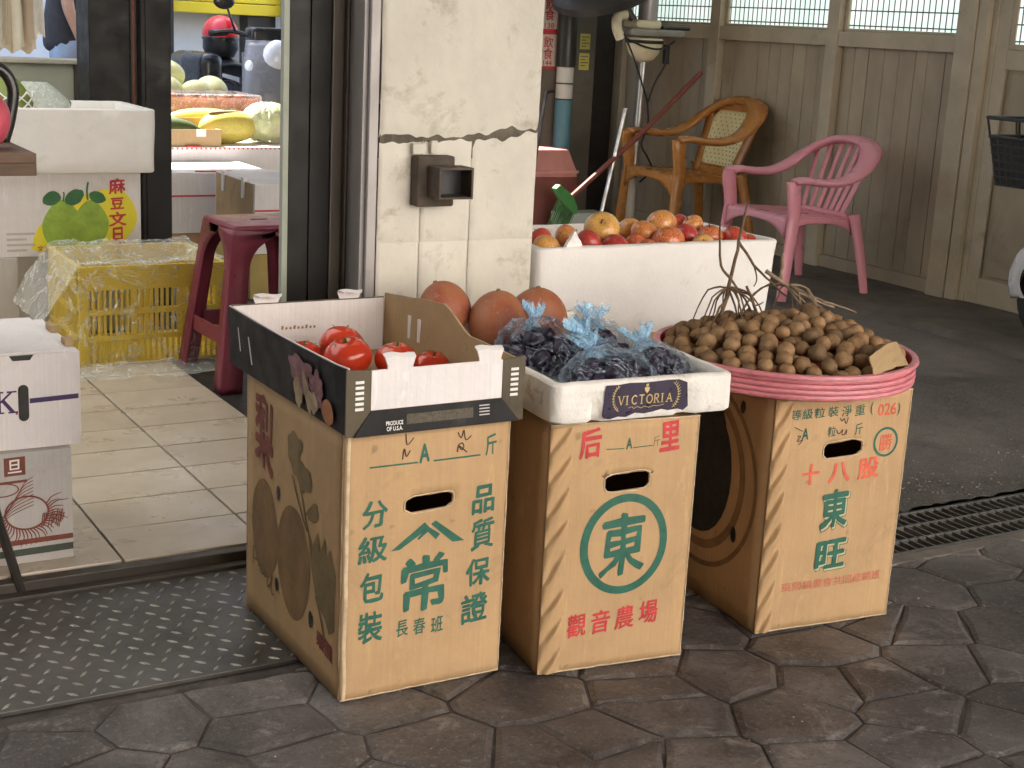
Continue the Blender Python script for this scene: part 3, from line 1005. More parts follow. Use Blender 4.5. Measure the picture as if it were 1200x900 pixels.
# ------------------------------------------------------------------ fruit cartons in front
def carton(name, label, loc, rz, wd, dp, ht, hole, seed, crimp=0.0, bulge=.004, splay=0.0):
    t = thing(name, label, 'carton', loc, rz, 'cardboard cartons in a row')
    cu, cw, hw, hh = hole
    def disp(u, w):
        k = math.sin(math.pi * min(1, max(0, u / wd))) * math.sin(math.pi * min(1, max(0, w / ht)))
        y = -bulge * k + .0034 * noise.noise(Vector((u * 6, w * 6, seed))) * min(1, 8 * min(u / wd, 1 - u / wd) + .2)
        return y
    def front(u, w): return Vector((u, disp(u, w), w))
    xs = sorted(set([round(wd * i / 20, 5) for i in range(21)] + [round(cu - hw / 2, 5), round(cu + hw / 2, 5), round(cu - hw / 2 + hh * .42, 5), round(cu + hw / 2 - hh * .42, 5)]))
    zs = sorted(set([round(ht * i / 28, 5) for i in range(29)] + [round(cw - hh / 2, 5), round(cw + hh / 2, 5), round(cw, 5)]))
    def thin(a, keep):
        out = [a[0]]
        for v in a[1:]:
            if v - out[-1] < .003 and v not in keep: continue
            if v - out[-1] < .003 and out[-1] not in keep: out.pop()
            out.append(v)
        return out
    kx = [round(v, 5) for v in (cu - hw / 2, cu + hw / 2, cu - hw / 2 + hh * .42, cu + hw / 2 - hh * .42)]
    kz = [round(v, 5) for v in (cw - hh / 2, cw + hh / 2, cw)]
    xs, zs = thin(xs, kx + [0, round(wd, 5)]), thin(zs, kz + [0, round(ht, 5)])
    tb = bmesh.new()
    vv = {}
    slope = .10 * (1 if seed % 2 else .6)
    def V_(i, j):
        if (i, j) not in vv:
            x, z = xs[i], zs[j]
            # round the hole's corners and leave its torn upper edge uneven
            if abs(x - kx[0]) < 1e-5 and abs(z - cw) > hh * .4 and abs(z - cw) < hh * .6: z = cw + (z - cw) * .45
            elif abs(x - kx[1]) < 1e-5 and abs(z - cw) > hh * .4 and abs(z - cw) < hh * .6: z = cw + (z - cw) * .5
            elif kx[0] < x < kx[1] and abs(z - (cw + hh / 2)) < 1e-5: z += rnd.uniform(-.0025, .0015)
            if abs(x - cu) < hw * .52 and abs(z - cw) < hh * .52: z += (x - cu) * .05
            p = front(x, z)
            vv[(i, j)] = tb.verts.new(p)
        return vv[(i, j)]
    for i in range(len(xs) - 1):
        for j in range(len(zs) - 1):
            mx, mz = (xs[i] + xs[i + 1]) / 2, (zs[j] + zs[j + 1]) / 2
            if kx[0] < mx < kx[1] and abs(mz - cw) < hh / 2: continue
            tb.faces.new((V_(i, j), V_(i + 1, j), V_(i + 1, j + 1), V_(i, j + 1)))
    mb = MB(); mb.add(tb)
    mb.build('front_panel', M['card'], t, smooth='auto', thick=.005, off=-1)
    def side(x, sg, nm):
        mb = MB()
        def f(u, v):
            y = .0056 + u * (dp - .0112)
            z = v * ht
            return Vector((x - sg * bulge * 1.2 * math.sin(math.pi * u) * math.sin(math.pi * v) * -1 + .0006 * noise.noise(Vector((y * 8, z * 8, seed + 3))), y, z))
        mb.grid(f, 12, 14)
        return mb.build(nm, M['card'], t, smooth=True, thick=.005, off=0)
    side(.003, -1, 'side_panel'); side(wd - .003, 1, 'side_panel')
    MB().box(0, wd, dp - .005, dp, 0, ht, .001).build('back_panel', M['card'], t)
    MB().box(.006, wd - .006, .008, dp - .006, .0015, .006).build('bottom_panel', M['card_in'], t)
    mb = MB()
    mb.box(.0065, wd - .0065, .0078, dp / 2 - .001, ht - .007, ht - .003); mb.build('top_flap', M['card'], t)
    mb = MB(); mb.box(.0065, wd - .0065, dp / 2 + .001, dp - .0062, ht - .0072, ht - .0032); mb.build('top_flap', M['card'], t)
    # torn paper lip left at the top of the hand hole
    def lip(u, v):
        x = cu - hw * .40 + u * hw * .86
        z = cw + hh * .5 + .001 - v * hh * (.16 + .22 * abs(noise.noise(Vector((u * 5, seed, 0)))))
        return Vector((x, disp(x, z) + .0015 + .006 * v, z + .0035 * v + (x - cu) * .05))
    MB().grid(lip, 14, 3).build('torn_lip', M['card_edge'], t, thick=.0015)
    # raised torn rim round the hand hole
    rim = []
    for k in range(33):
        a = 2 * math.pi * k / 32
        x = cu + hw * .53 * (abs(math.cos(a)) ** .5) * (1 if math.cos(a) >= 0 else -1)
        z = cw + hh * .56 * (abs(math.sin(a)) ** .6) * (1 if math.sin(a) >= 0 else -1) + (x - cu) * .05
        rim.append(Vector((x, disp(x, z) - .0006, z + rnd.uniform(-.0012, .0012))))
    MB().tube(rim, .0013, 5).build('hole_rim', M['card_edge'], t, smooth=True)
    for nm_, pts_ in (('frayed_top_edge', [(wd * q / 40, ht - .0008) for q in range(41)]), ('frayed_bottom_edge', [(wd * q / 40, .0022) for q in range(41)]), ('frayed_side_edge', [(wd - .0012, .004 + (ht - .008) * q / 60) for q in range(61)])):
        m_ = MB()
        m_.tube([Vector((a_, disp(a_, b_) - .0002 + .0012 * noise.noise(Vector((a_ * 60, b_ * 60, seed))), b_ + .0012 * noise.noise(Vector((a_ * 40, b_ * 40, seed + 9))))) for a_, b_ in pts_],
                [.0011 + .0014 * abs(noise.noise(Vector((a_ * 55, b_ * 55, seed + 4)))) for a_, b_ in pts_], 5)
        m_.build(nm_, M['card_edge'], t, smooth=True)
    if crimp:
        # crushed, pleated corner strip along the left edge of the front
        nz = 340
        def cr(u, v):
            z = .004 + v * (ht - .01)
            x = .001 + u * crimp
            ph = (z * 15 - u * .95 + .25 * noise.noise(Vector((z * 9, seed, 0)))) % 1.0
            tri = ph / .74 if ph < .74 else .5 + .5 * math.cos((ph - .74) / .26 * math.pi)
            fold = (tri * tri * (3 - 2 * tri)) * (.0105 + .004 * noise.noise(Vector((z * 6, 3, seed))))
            env = math.sin(math.pi * min(1, max(0, u))) ** .55
            return Vector((x + .002 * noise.noise(Vector((z * 15, u * 2, seed))), disp(x, z) - .0008 - fold * env, z))
        MB().grid(cr, 22, nz).build('crimped_corner', M['card'], t, smooth='auto')
    else:
        def ed(u, v):
            z = .002 + v * (ht - .004)
            a = u * math.pi * .5
            wv = .0022 * noise.noise(Vector((z * 13, seed, 0)))
            return Vector((-.001 + .011 * (1 - math.cos(a)) + wv, .010 * (1 - math.sin(a)) - .0016 + disp(.01, z), z))
        MB().grid(ed, 5, 60).build('folded_edge', M['card_edge'], t, smooth=True)
    t_disp = lambda lift=.0009: (lambda x, z: Vector((x, disp(x, z) - lift, z)))
    return t, t_disp

def words(t, mp, rows, mat, name='lettering', bold=.024, brush=.012, slant=.07):
    for k, (s, cx, cz, wd, ht) in enumerate(rows):
        flat_print(name, [text2d(s, cx, cz, wd, ht, bold, brush, slant, k + 1)], mp, mat, t)

# --- left carton
t1, md = carton('cardboard_carton', 'tan pear carton with green writing 分級包裝, under the black tomato tray', (1.016, 2.284, .0012), 0, .340, .505, .520, (.1709, .3744, .0975, .031), 1)
m0 = md()
words(t1, m0, [('分', .0613, .3636, .0514, .0529), ('級', .0582, .2960, .0585, .0536), ('包', .0585, .2221, .0485, .0611), ('裝', .0573, .1423, .0488, .0620),
               ('品', .2878, .3648, .0500, .0569), ('質', .2895, .2939, .0500, .0629), ('保', .2840, .2180, .0540, .0566), ('證', .2782, .1447, .0600, .0609)], M['ink_green'], bold=.024)
words(t1, m0, [('常', .1683, .2150, .0993, .1110)], M['ink_green'], bold=.020, brush=.020)
words(t1, m0, [('長', .1230, .1291, .0250, .0332), ('春', .1590, .1281, .0254, .0334), ('班', .1973, .1249, .0257, .0337), ('斤', .2989, .4722, .0240, .0406)], M['ink_green'], bold=.012)
words(t1, m0, [('A', .1583, .4705, .0211, .0363)], M['ink_green'], bold=.03, brush=0)
flat_print('fill_in_line', [ribbon([(.0486, .4533), (.1449, .4539)], .0032), ribbon([(.1766, .4537), (.2758, .4545)], .0032)], m0, M['ink_green'], t1)
flat_print('mountain_emblem', [
    ([(.0949, .2867), (.1131, .2872), (.1736, .3234), (.1631, .3354)], [(0, 1, 2, 3)]),
    ([(.1759, .3303), (.1860, .3360), (.2498, .2872), (.2238, .2879)], [(0, 3, 2, 1)]),
    ribbon([(.150, .303), (.1700, .321), (.192, .303)], [.004, .011, .013])], m0, M['ink_green'], t1)
hand = md(.0011)
flat_print('pen_marks', [ribbon(smooth2d(q), .0022) for q in (
    [(.1196, .5108), (.1226, .4897), (.1358, .5018)], [(.1134, .4623), (.1168, .4828), (.1212, .4674), (.1287, .4786)],
    [(.2265, .5031), (.2337, .4918), (.2389, .5064), (.2432, .4872), (.2551, .4942)],
    [(.2266, .4651), (.2277, .4772), (.2358, .4818), (.2394, .4744), (.2347, .4688), (.2294, .477), (.2466, .4629)])], hand, M['pen'], t1)
# print on its left side: faded pears, leaves and a red character (outline in y,z of the panel; the far end is on the left)
def side_map(dp, lift=.0032, ht=.52, bl=.0048):
    def f(u, z):
        y = dp - u
        return Vector((-.0002 - lift + .003 - bl * math.sin(math.pi * min(1, max(0, y / dp))) * math.sin(math.pi * min(1, max(0, z / ht))) , y, z))
    return f
sm = side_map(.505)
flat_print('pear_print', [disc2d(.115, .215, .078, .105, wob=.08, seed=2), disc2d(.275, .195, .085, .115, wob=.06, seed=5)], sm, M['ink_brown'], t1, (-1, 0, 0))
sm2 = side_map(.505, .0036)
flat_print('leaf_print', [disc2d(.275, .425, .038, .040, wob=.5, seed=3), disc2d(.325, .385, .036, .030, wob=.5, seed=9),
                          ribbon(smooth2d([(.265, .375), (.300, .330), (.345, .285)]), [.006] * 9), ribbon(smooth2d([(.300, .385), (.325, .330), (.352, .285)]), .005),
                          disc2d(.372, .330, .035, .014, wob=.6, seed=4, rot=.5),
                          ([(.350, .29), (.372, .262), (.395, .30), (.408, .262), (.428, .300), (.436, .262), (.452, .285), (.478, .24), (.476, .13), (.452, .115), (.432, .14), (.398, .155), (.372, .21)], [tuple(range(13))]),
                          ribbon(smooth2d([(.39, .17), (.42, .12), (.44, .07)]), .006)], sm2, M['ink_olive'], t1, (-1, 0, 0))
flat_print('red_character', [text2d('梨', .105, .415, .105, .150, .03, .03, -.1, 4)], sm2, M['ink_dkred'], t1, (-1, 0, 0))
flat_print('red_seal', [text2d('果園', .430, .083, .075, .034, .04, .02, -.3, 4)], sm2, M['ink_dkred'], t1, (-1, 0, 0))
flat_print('script_print', [ribbon(smooth2d([(.045, .112), (.05, .15), (.075, .155), (.07, .13), (.05, .128)]), .005), ribbon(smooth2d([(.078, .118), (.095, .13), (.09, .112), (.112, .112), (.12, .128), (.115, .108), (.135, .125), (.132, .095), (.15, .105), (.16, .13), (.155, .09), (.17, .088)]), .0042)], sm2, M['ink_olive'], t1, (-1, 0, 0))
hh_ = [disc2d(.195, .315, .010, .016, 12), disc2d(.188, .118, .009, .016, 12), disc2d(.366, .112, .010, .018, 12)]
for h_ in hh_: flat_print('air_hole', [h_], side_map(.505, .0042), M['black'], t1)

# --- middle carton
t2, md = carton('cardboard_carton', 'tan carton with green 東 in a ring and red 觀音農場, under the white foam grape tray', (1.415, 2.232, .0012), -.119, .3243, .46, .513, (.1694, .3896, .0960, .035), 2, crimp=.046, bulge=.007)
m0 = md()
words(t2, m0, [('后', .0850, .4723, .0473, .0600), ('里', .2591, .4756, .0439, .0615)], M['ink_red'], bold=.03)
words(t2, m0, [('觀', .0789, .0976, .0412, .0495), ('音', .1314, .0999, .0419, .0499), ('農', .1858, .1023, .0425, .0502), ('場', .2399, .1068, .0431, .0505)], M['ink_red'], bold=.018)
words(t2, m0, [('A', .1691, .4662, .0130, .0226)], M['ink_green'], bold=.02, brush=0)
words(t2, m0, [('斤', .2293, .4672, .0152, .0210)], M['ink_olive'], bold=0)
flat_print('fill_in_line', [ribbon([(.1195, .4576), (.1586, .4566)], .0018), ribbon([(.1773, .457), (.2205, .4591)], .0018)], m0, M['ink_green'], t2)
flat_print('ring_emblem', [ring2d(.1716, .2600, .0968, .1046, .0165)], m0, M['ink_green'], t2)
words(t2, m0, [('東', .1678, .2622, .1023, .1300)], M['ink_green'], bold=.020, brush=.020)

# --- right carton
t3, md = carton('cardboard_carton', 'tan carton with red 十八股 and green 東旺, under the pink longan basket', (1.9495, 2.214, .0012), -.099, .3505, .46, .524, (.1795, .4024, .0975, .034), 3, crimp=.040, bulge=.006)
m0 = md()
words(t3, m0, [('等', .0500, .4849, .0255, .0223), ('級', .0790, .4857, .0257, .0224), ('粒', .1097, .4863, .0260, .0225), ('裝', .1445, .4868, .0262, .0226), ('淨', .1800, .4854, .0264, .0227), ('重', .2156, .4849, .0267, .0228), ('(', .2469, .4857, .0067, .0286), (')', .3181, .4810, .0069, .0289), ('粒', .1457, .4427, .0197, .0227), ('斤', .2167, .4433, .0201, .0249)], M['ink_green'], bold=.004, brush=.008)
words(t3, m0, [('A', .0782, .4420, .0172, .0263)], M['ink_green'], bold=.02, brush=0)
words(t3, m0, [('026', .2880, .4819, .0480, .0269)], M['ink_orange'], bold=.012, brush=0)
flat_print('ring_emblem', [ring2d(.2915, .4092, .0331, .0331, .0052)], m0, M['ink_green'], t3)
words(t3, m0, [('勝', .2920, .4088, .0343, .0369)], M['ink_orange'], bold=.008, brush=.002)
words(t3, m0, [('十', .1020, .3519, .0436, .0478), ('八', .1749, .3514, .0556, .0444), ('股', .2511, .3546, .0567, .0468)], M['ink_orange'], bold=.028)
for s, cx, cz, wd_, ht_ in (('東', .1705, .2710, .0700, .0880), ('旺', .1739, .1663, .0780, .0680)):
    flat_print('shadow_print', [text2d(s, cx + .0038, cz - .0045, wd_ * 1.06, ht_ * 1.06, .056, .010, .07, 2)], md(.0009), M['ink_green'], t3)
    flat_print('pale_print', [text2d(s, cx + .0032, cz - .0038, wd_ * 1.02, ht_ * 1.02, .038, .010, .07, 2)], md(.0013), M['ink_pale'], t3)
    flat_print('lettering', [text2d(s, cx, cz, wd_, ht_, .032, .010, .07, 2)], md(.0018), M['ink_green'], t3)
words(t3, m0, [('東勢鎮農會共同產銷班', .1886, .1003, .2640, .0222)], M['ink_faded'], bold=.004, brush=.002, slant=.06)
flat_print('pen_marks', [ribbon(smooth2d(q), .0018) for q in ([(.0499, .4584), (.0704, .4486)], [(.0587, .4383), (.0668, .4377), (.06, .4271), (.0727, .4289), (.0641, .4198)],
    [(.1641, .4714), (.1683, .4641), (.1743, .4693), (.1808, .4576), (.1857, .4714)], [(.1573, .4466), (.1636, .4363), (.174, .4454), (.172, .4356), (.1789, .4337), (.1841, .4447), (.1839, .4334)])], md(.0012), M['pen'], t3)
sm = side_map(.46, bl=.0074)
flat_print('pear_print', [disc2d(.20, .305, .135, .150, wob=.06, seed=4), disc2d(.235, .455, .060, .020, wob=.2, seed=2, rot=-.6)], side_map(.46, .0038, bl=.0074), M['ink_black'], t3, (-1, 0, 0))
flat_print('halo_print', [ring2d(.205, .30, .175, .185, .02), ring2d(.21, .29, .215, .215, .012)], sm, M['ink_brown'], t3, (-1, 0, 0))
for h_ in (disc2d(.345, .475, .009, .014, 12), disc2d(.355, .19, .010, .018, 12)): flat_print('air_hole', [h_], side_map(.46, .0046, bl=.0074), M['black'], t3)

# ------------------------------------------------------------------ tomato tray
TT = thing('cardboard_tray', 'black printed cardboard tray with white inside, holding tomatoes', 'tray', (1.005, 2.262, .5225), R(.6))
TW, TD, THt = .365, .60, .125
mb = MB(); mb.box(.012, TW - .008, .02, TD - .006, .003, .008); mb.build('floor_panel', M['card_in'], TT)
# left wall: black print outside, white paper inside
mb = MB()
def lw_(u, v):
    y = .006 + u * (TD - .012); z = .002 + v * (THt - .004)
    return Vector((.003 - .006 * math.sin(math.pi * u) * v - .010 * v * (u > .0) * .5, y, z))
mb.grid(lw_, 16, 5); mb.build('side_panel', M['card_black'], TT, thick=.003, off=1)['label'] = 'black outer side with printed vegetables'
mb = MB(); mb.grid(lambda u, v: lw_(u, v) + Vector((.0052, 0, .0015)), 16, 5); mb.build('side_lining', M['card_white'], TT, thick=.003)
# right wall: brown inside, top edge rising towards the back
mb = MB()
def rw_(u, v):
    y = .006 + u * (TD - .012)
    top = THt - .012 + .045 * max(0, min(1, (u - .38) / .18)) * (1 - .55 * max(0, (u - .55) / .45)) + .004 * noise.noise(Vector((u * 9, 2, 2)))
    return Vector((TW - .003 + .010 * math.sin(math.pi * u) * v, y, .002 + v * (top - .002)))
mb.grid(rw_, 30, 5); mb.build('side_panel', M['card_in'], TT, thick=.005)['label'] = 'brown inner side with two slots'
for y in (.425, .470): MB().box(TW - .0115 + .008, TW - .0065 + .008, y, y + .012, .055, .105, .001).build('slot_strip', M['card_white'], TT)
# back wall, white inside with a dark hand slot
mb = MB(); mb.box(.006, TW - .006, TD - .005, TD, .002, THt, .001); mb.build('back_panel', M['card_dark'], TT)
mb = MB(); mb.box(.0085, TW - .0085, TD - .0085, TD - .0053, .004, THt - .002, .0008); mb.build('back_lining', M['card_white'], TT)
flat_print('hand_slot', [([(.205, .010), (.275, .010), (.266, .034), (.214, .034)], [(0, 1, 2, 3)])], lambda x, z: Vector((x, TD - .0093, z)), M['ink_black'], TT)
flat_print('stamped_marks', [ribbon([(.118 + .0092 * k, .066), (.118 + .0092 * k + .0012, .066 + .008 * (.6 + .4 * (k % 3 == 0)))], .0045) for k in range(9)], lambda x, z: Vector((x, TD - .0093, z)), M['ink_brown'], TT)
# front: two dark corner posts, white band and black sloping foot
CP = .048
for sgn, x0 in ((1, 0.0), (-1, TW - CP)):
    mb = MB(); mb.prism([(x0, .0), (x0 + CP, .0) if sgn < 0 else (x0 + CP * .35, .0), (x0 + CP, .046 if sgn > 0 else .028), (x0 + CP, THt - .006), (x0, THt - .002)] if sgn > 0 else
                        [(x0 + CP * .75, .0), (x0 + CP, .0), (x0 + CP, THt - .002), (x0, THt - .006), (x0, .046)], .004)
    po_ = mb.build('corner_post', M['card_dark'], TT, loc=(0, -.002, 0))
    mb = MB()
    for q in range(6):
        zc = .048 + q * .0098
        mb.box(x0 + CP * .36, x0 + CP * .70, -.0032, -.0024, zc, zc + .0052)
    mb.build('slot_mark', M['ink_white'], TT)
mb = MB(); mb.box(CP + .0005, TW - CP - .0005, -.0015, .0035, .046, THt - .006, .0008); mb.build('front_panel', M['card_white'], TT)
mb = MB(); mb.faces([(CP * .30, -.006, .0), (TW - CP * .22, -.006, .0), (TW - CP - .0005, -.0018, .0455), (CP + .0005, -.0018, .0455)], [(0, 1, 2, 3)])
mb.build('front_foot', M['card_black'], TT, thick=.002)
ff = lambda x, z: Vector((x, -.0072 + .0042 * z / .0455 - .0008, z))
flat_print('lettering', [text2d('PRODUCE', .094, .0205, .034, .0078, .02, 0, 0), text2d('OF U.S.A.', .094, .0105, .032, .0078, .02, 0, 0)], ff, M['ink_white'], TT)
flat_print('gold_band', [([(.118, .0155), (.255, .0155), (.255, .034), (.118, .034)], [(0, 1, 2, 3)])], ff, PM('dull gold band', (.060, .046, .024), .5, .5, 160, 0), TT)
flat_print('small_print', [ribbon([(.268, .036 - .0058 * q), (.290, .036 - .0058 * q)], .0022) for q in range(4)], ff, M['card_grey'], TT)
# printed vegetables on the black side: leaves, mushroom, squash
lo = lambda u, z: (lw_((TD - u) / TD, z / THt) + Vector((-.0042, 0, 0)))
def lo2(k): return lambda u, z: lo(u, z) + Vector((-k, 0, 0))
M['p_leaf'] = PM('printed purple leaf', (.20, .085, .10), .5, .5, 60, 0, dirt=(.35, .2, .22), dirt_amt=.4, ds=70)
M['p_mush'] = PM('printed tan vegetables', (.34, .25, .15), .5, .4, 30, 0)
M['p_squash'] = PM('printed orange squash', (.38, .14, .05), .5, .2, 30, 0)
flat_print('vegetable_print', [disc2d(.415, .078, .055, .034, 36, .7, 3), disc2d(.485, .064, .034, .032, 36, .7, 7)], lo, M['p_leaf'], TT)
flat_print('vegetable_print', [disc2d(.395, .035, .020, .030, 24, .5, 2), disc2d(.44, .040, .012, .040, 24, .4, 5, .3), disc2d(.465, .03, .022, .022, 24, .5, 8)], lo2(.0006), M['p_mush'], TT)
flat_print('vegetable_print', [disc2d(.535, .028, .026, .024, 24, .12, 1)], lo2(.0008), M['p_squash'], TT)
flat_print('white_slot', [ribbon([(.085, .045), (.078, .095)], .006), ribbon([(.150, .030), (.140, .088)], .007)], lo2(.0006), M['card_white'], TT)
# white folded paper tabs on the rims
def paper_tab(x, y, w_, ry):
    mb = MB()
    def f(u, v):
        zz = [-.012, .0, .014, .019, .017][int(round(v * 4))]
        yy = [0, 0, .0, .008, .020][int(round(v * 4))]
        flare = [1, 1, 1.22, 1.25, .95][int(round(v * 4))]
        return Vector(((u - .5) * w_ * flare, ry * yy, zz + .002 * math.sin(u * 6)))
    mb.grid(f, 6, 4)
    mb.build('paper_tab', M['card_white'], TT, loc=(x, y, THt), thick=.0035)
paper_tab(.085, TD - .002, .050, -1); paper_tab(.275, TD - .002, .045, -1)
paper_tab(.105, .000, .050, 1); paper_tab(TW - CP - .028, .000, .046, 1)

# tomatoes
def tomato_mat():
    s = NT('ripe tomato skin')
    oi = s.n('ShaderNodeObjectInfo')
    f = s.noise(9, 4, .6)
    c = s.ramp(f, [(.3, (.50, .030, .012)), (.7, (.66, .065, .022))])
    s.l(s.mix(1, c, s.ramp(oi.outputs['Random'], [(0, (.82, .8, .8)), (1, (1, 1, 1))]), 'MULTIPLY'), s.b.inputs['Base Color'])
    s.b.inputs['Roughness'].default_value = .20
    s.b.inputs['Coat Weight'].default_value = .35
    s.b.inputs['Subsurface Weight'].default_value = .06
    return s.m
M['tomato'] = tomato_mat()
M['calyx'] = PM('green calyx', (.07, .13, .03), .6)
def tomato(seed, r):
    mb = MB()
    def fn(p):
        a = math.atan2(p.y, p.x)
        hr = math.hypot(p.x, p.y)
        k = 1 + .028 * math.cos(5 * a + seed) * hr + .03 * noise.noise(p * 1.3 + Vector((seed, 0, 0)))
        z = p.z * .80 - (.22 * max(0, 1 - hr / .42) ** 1.5 if p.z > 0 else -.08 * max(0, 1 - hr / .4))
        return Vector((p.x * k, p.y * k, z))
    mb.sphere((0, 0, 0), r, 28, 18, fn=fn)
    return mb.build('skin', M['tomato'], None, smooth=True)
tspots = [(.188, .452, .050, 'tomato standing highest, at the rear of the pile in the tray'), (.165, .366, .052, 'tomato at the front left of the pile, biggest in the tray'),
          (.262, .340, .047, 'tomato right of centre behind the front white paper tab'), (.318, .290, .040, 'tomato sunk lowest, farthest right by the brown tray side'),
          (.100, .440, .042, 'tomato half hidden at the left end of the pile')]
hz = [.010, .004, 0, 0, 0]
for k, (x, y, r, lab) in enumerate(tspots):
    tt = thing('tomato', 'red ' + lab, 'tomato', (TT.location.x + x, TT.location.y + y, TT.location.z + .0085 + r * .80 + max(0, hz[k])), rnd.uniform(0, 6), 'tomatoes in the cardboard tray')
    tt.rotation_euler = (rnd.uniform(-.5, .5), rnd.uniform(-.5, .5), rnd.uniform(0, 6))
    o = tomato(k * 1.7, r * .95); o.parent = tt
    mb = MB()
    for q in range(5):
        a = q * 1.2566
        mb.faces([(0, 0, 0), (.25 * r * math.cos(a - .3), .25 * r * math.sin(a - .3), .03 * r), (.62 * r * math.cos(a), .62 * r * math.sin(a), .10 * r), (.25 * r * math.cos(a + .3), .25 * r * math.sin(a + .3), .03 * r)], [(0, 1, 2, 3)])
    mb.tube([(0, 0, 0), (0, .02 * r, .2 * r)], .05 * r, 5)
    mb.build('calyx', M['calyx'], tt, loc=(0, 0, r * .60), thick=.0008)

# ------------------------------------------------------------------ styrofoam tray with grapes
ST = thing('styrofoam_tray', 'worn shallow white styrofoam tray with a dark violet label, holding bagged grapes', 'tray', (1.402, 2.205, .5215), -.062)
SW, SD, SH, STK = .405, .645, .078, .022
def foam_box(parent, W_, D_, H_, tk, mat, name='shell', notches=(), rim_r=.010, seed=1, floor_z=.02, lean=.0, wob=.0016):
    """open moulded box with rounded corners: outer wall, rim and inner wall as one lofted shell"""
    def outline(ins, z, r):
        pts = []
        r = max(.004, r)
        x0, x1, y0, y1 = ins, W_ - ins, ins, D_ - ins
        def arc(cx, cy, a0):
            return [(cx + r * math.cos(a0 + a * math.pi / 8), cy + r * math.sin(a0 + a * math.pi / 8)) for a in range(5)]
        segs = [arc(x1 - r, y0 + r, -math.pi / 2), arc(x1 - r, y1 - r, 0), arc(x0 + r, y1 - r, math.pi / 2), arc(x0 + r, y0 + r, math.pi)]
        for i, sg in enumerate(segs):
            pts += sg
            nx = segs[(i + 1) % 4][0]
            n = 22
            for k in range(1, n):
                pts.append((sg[-1][0] + (nx[0] - sg[-1][0]) * k / n, sg[-1][1] + (nx[1] - sg[-1][1]) * k / n))
        return [(p[0], p[1], z) for p in pts]
    cr = .022
    prof = [(lean + .004, 0, cr), (lean, .005, cr)] + [(lean * (1 - q / 5), .005 + (H_ - .010) * q / 5, cr) for q in range(1, 6)] + \
           [(.004, H_ - .0008, cr), (tk * .5, H_, cr * .7), (tk - .004, H_ - .0008, cr * .5), (tk, H_ - .006, cr * .45)] + \
           [(tk + .004 * q / 3, H_ - .006 - (H_ - .006 - floor_z) * q / 3, cr * .4) for q in range(1, 4)]
    t = bmesh.new()
    rings = []
    for ins, z, r in prof:
        ring = []
        for (x, y, zz) in outline(ins, z, r):
            p = Vector((x, y, zz))
            nz = noise.noise(Vector((x * 22, y * 22, zz * 22 + seed)))
            d = Vector((x - W_ / 2, y - D_ / 2, 0)).normalized()
            p += d * nz * wob * (1 if z < H_ - .001 else .5)
            if z > H_ - .012: p.z += .0016 * noise.noise(Vector((x * 18, y * 18, seed)))
            for (nx0, nx1, dep) in notches:
                if y < tk * .9 and nx0 < x < nx1 and z < H_ * .62 and ins < tk * .5:
                    p.y += dep
            ring.append(t.verts.new(p))
        rings.append(ring)
    n = len(rings[0])
    for a, b in zip(rings, rings[1:]):
        for k in range(n):
            t.faces.new((a[k], a[(k + 1) % n], b[(k + 1) % n], b[k]))
    t.faces.new(rings[0][::-1])
    t.faces.new(rings[-1])
    bmesh.ops.recalc_face_normals(t, faces=t.faces)
    mb = MB(); mb.add(t)
    return mb.build(name, mat, parent, smooth='auto')
foam_box(ST, SW, SD, SH, STK, M['foam_old'], notches=((.075, .098, .013), (.282, .303, .013)), floor_z=.018, seed=2)
lab = lambda x, z: Vector((x, -.0022, z))
LX = .0
tornb = [(.296, .018), (.285, .010), (.272, .014), (.250, .0125), (.235, .016), (.214, .012), (.196, .010), (.176, .013), (.156, .006), (.138, .008), (.120, .004), (.108, .0065), (.104, .012)]
lbl = [(.106, .058), (.109, .071), (.135, .0705), (.160, .073), (.200, .0715), (.245, .0735), (.272, .073), (.291, .066)] + tornb
flat_print('label_print', [(lbl, [tuple(range(len(lbl)))])], lab, M['label'], ST)
lab2 = lambda x, z: Vector((x, -.0030, z))
LT = {'V': [[(0, 1), (.4, 0)], [(.4, 0), (.8, 1)]], 'I': [[(.2, 0), (.2, 1)]], 'C': [[(.8, .82), (.55, 1), (.2, .85), (.05, .5), (.2, .15), (.55, 0), (.8, .18)]], 'T': [[(0, 1), (.8, 1)], [(.4, 1), (.4, 0)]],
      'O': [[(.45, 1), (.12, .82), (.0, .5), (.12, .18), (.45, 0), (.78, .18), (.9, .5), (.78, .82), (.45, 1)]], 'R': [[(.1, 0), (.1, 1)], [(.1, 1), (.55, .97), (.65, .75), (.5, .53), (.1, .5)], [(.35, .5), (.75, 0)]],
      'A': [[(0, 0), (.4, 1)], [(.4, 1), (.8, 0)], [(.15, .35), (.65, .35)]], 'K': [[(.1, 0), (.1, 1)], [(.75, 1), (.1, .45)], [(.3, .6), (.8, 0)]]}
SERIF = {'V': [(0, 1), (.8, 1)], 'I': [(.2, 0), (.2, 1)], 'C': [], 'T': [(.4, 0)], 'O': [], 'R': [(.1, 0), (.75, 0)], 'A': [(0, 0), (.8, 0)], 'K': [(.1, 0), (.1, 1), (.75, 1), (.8, 0)]}
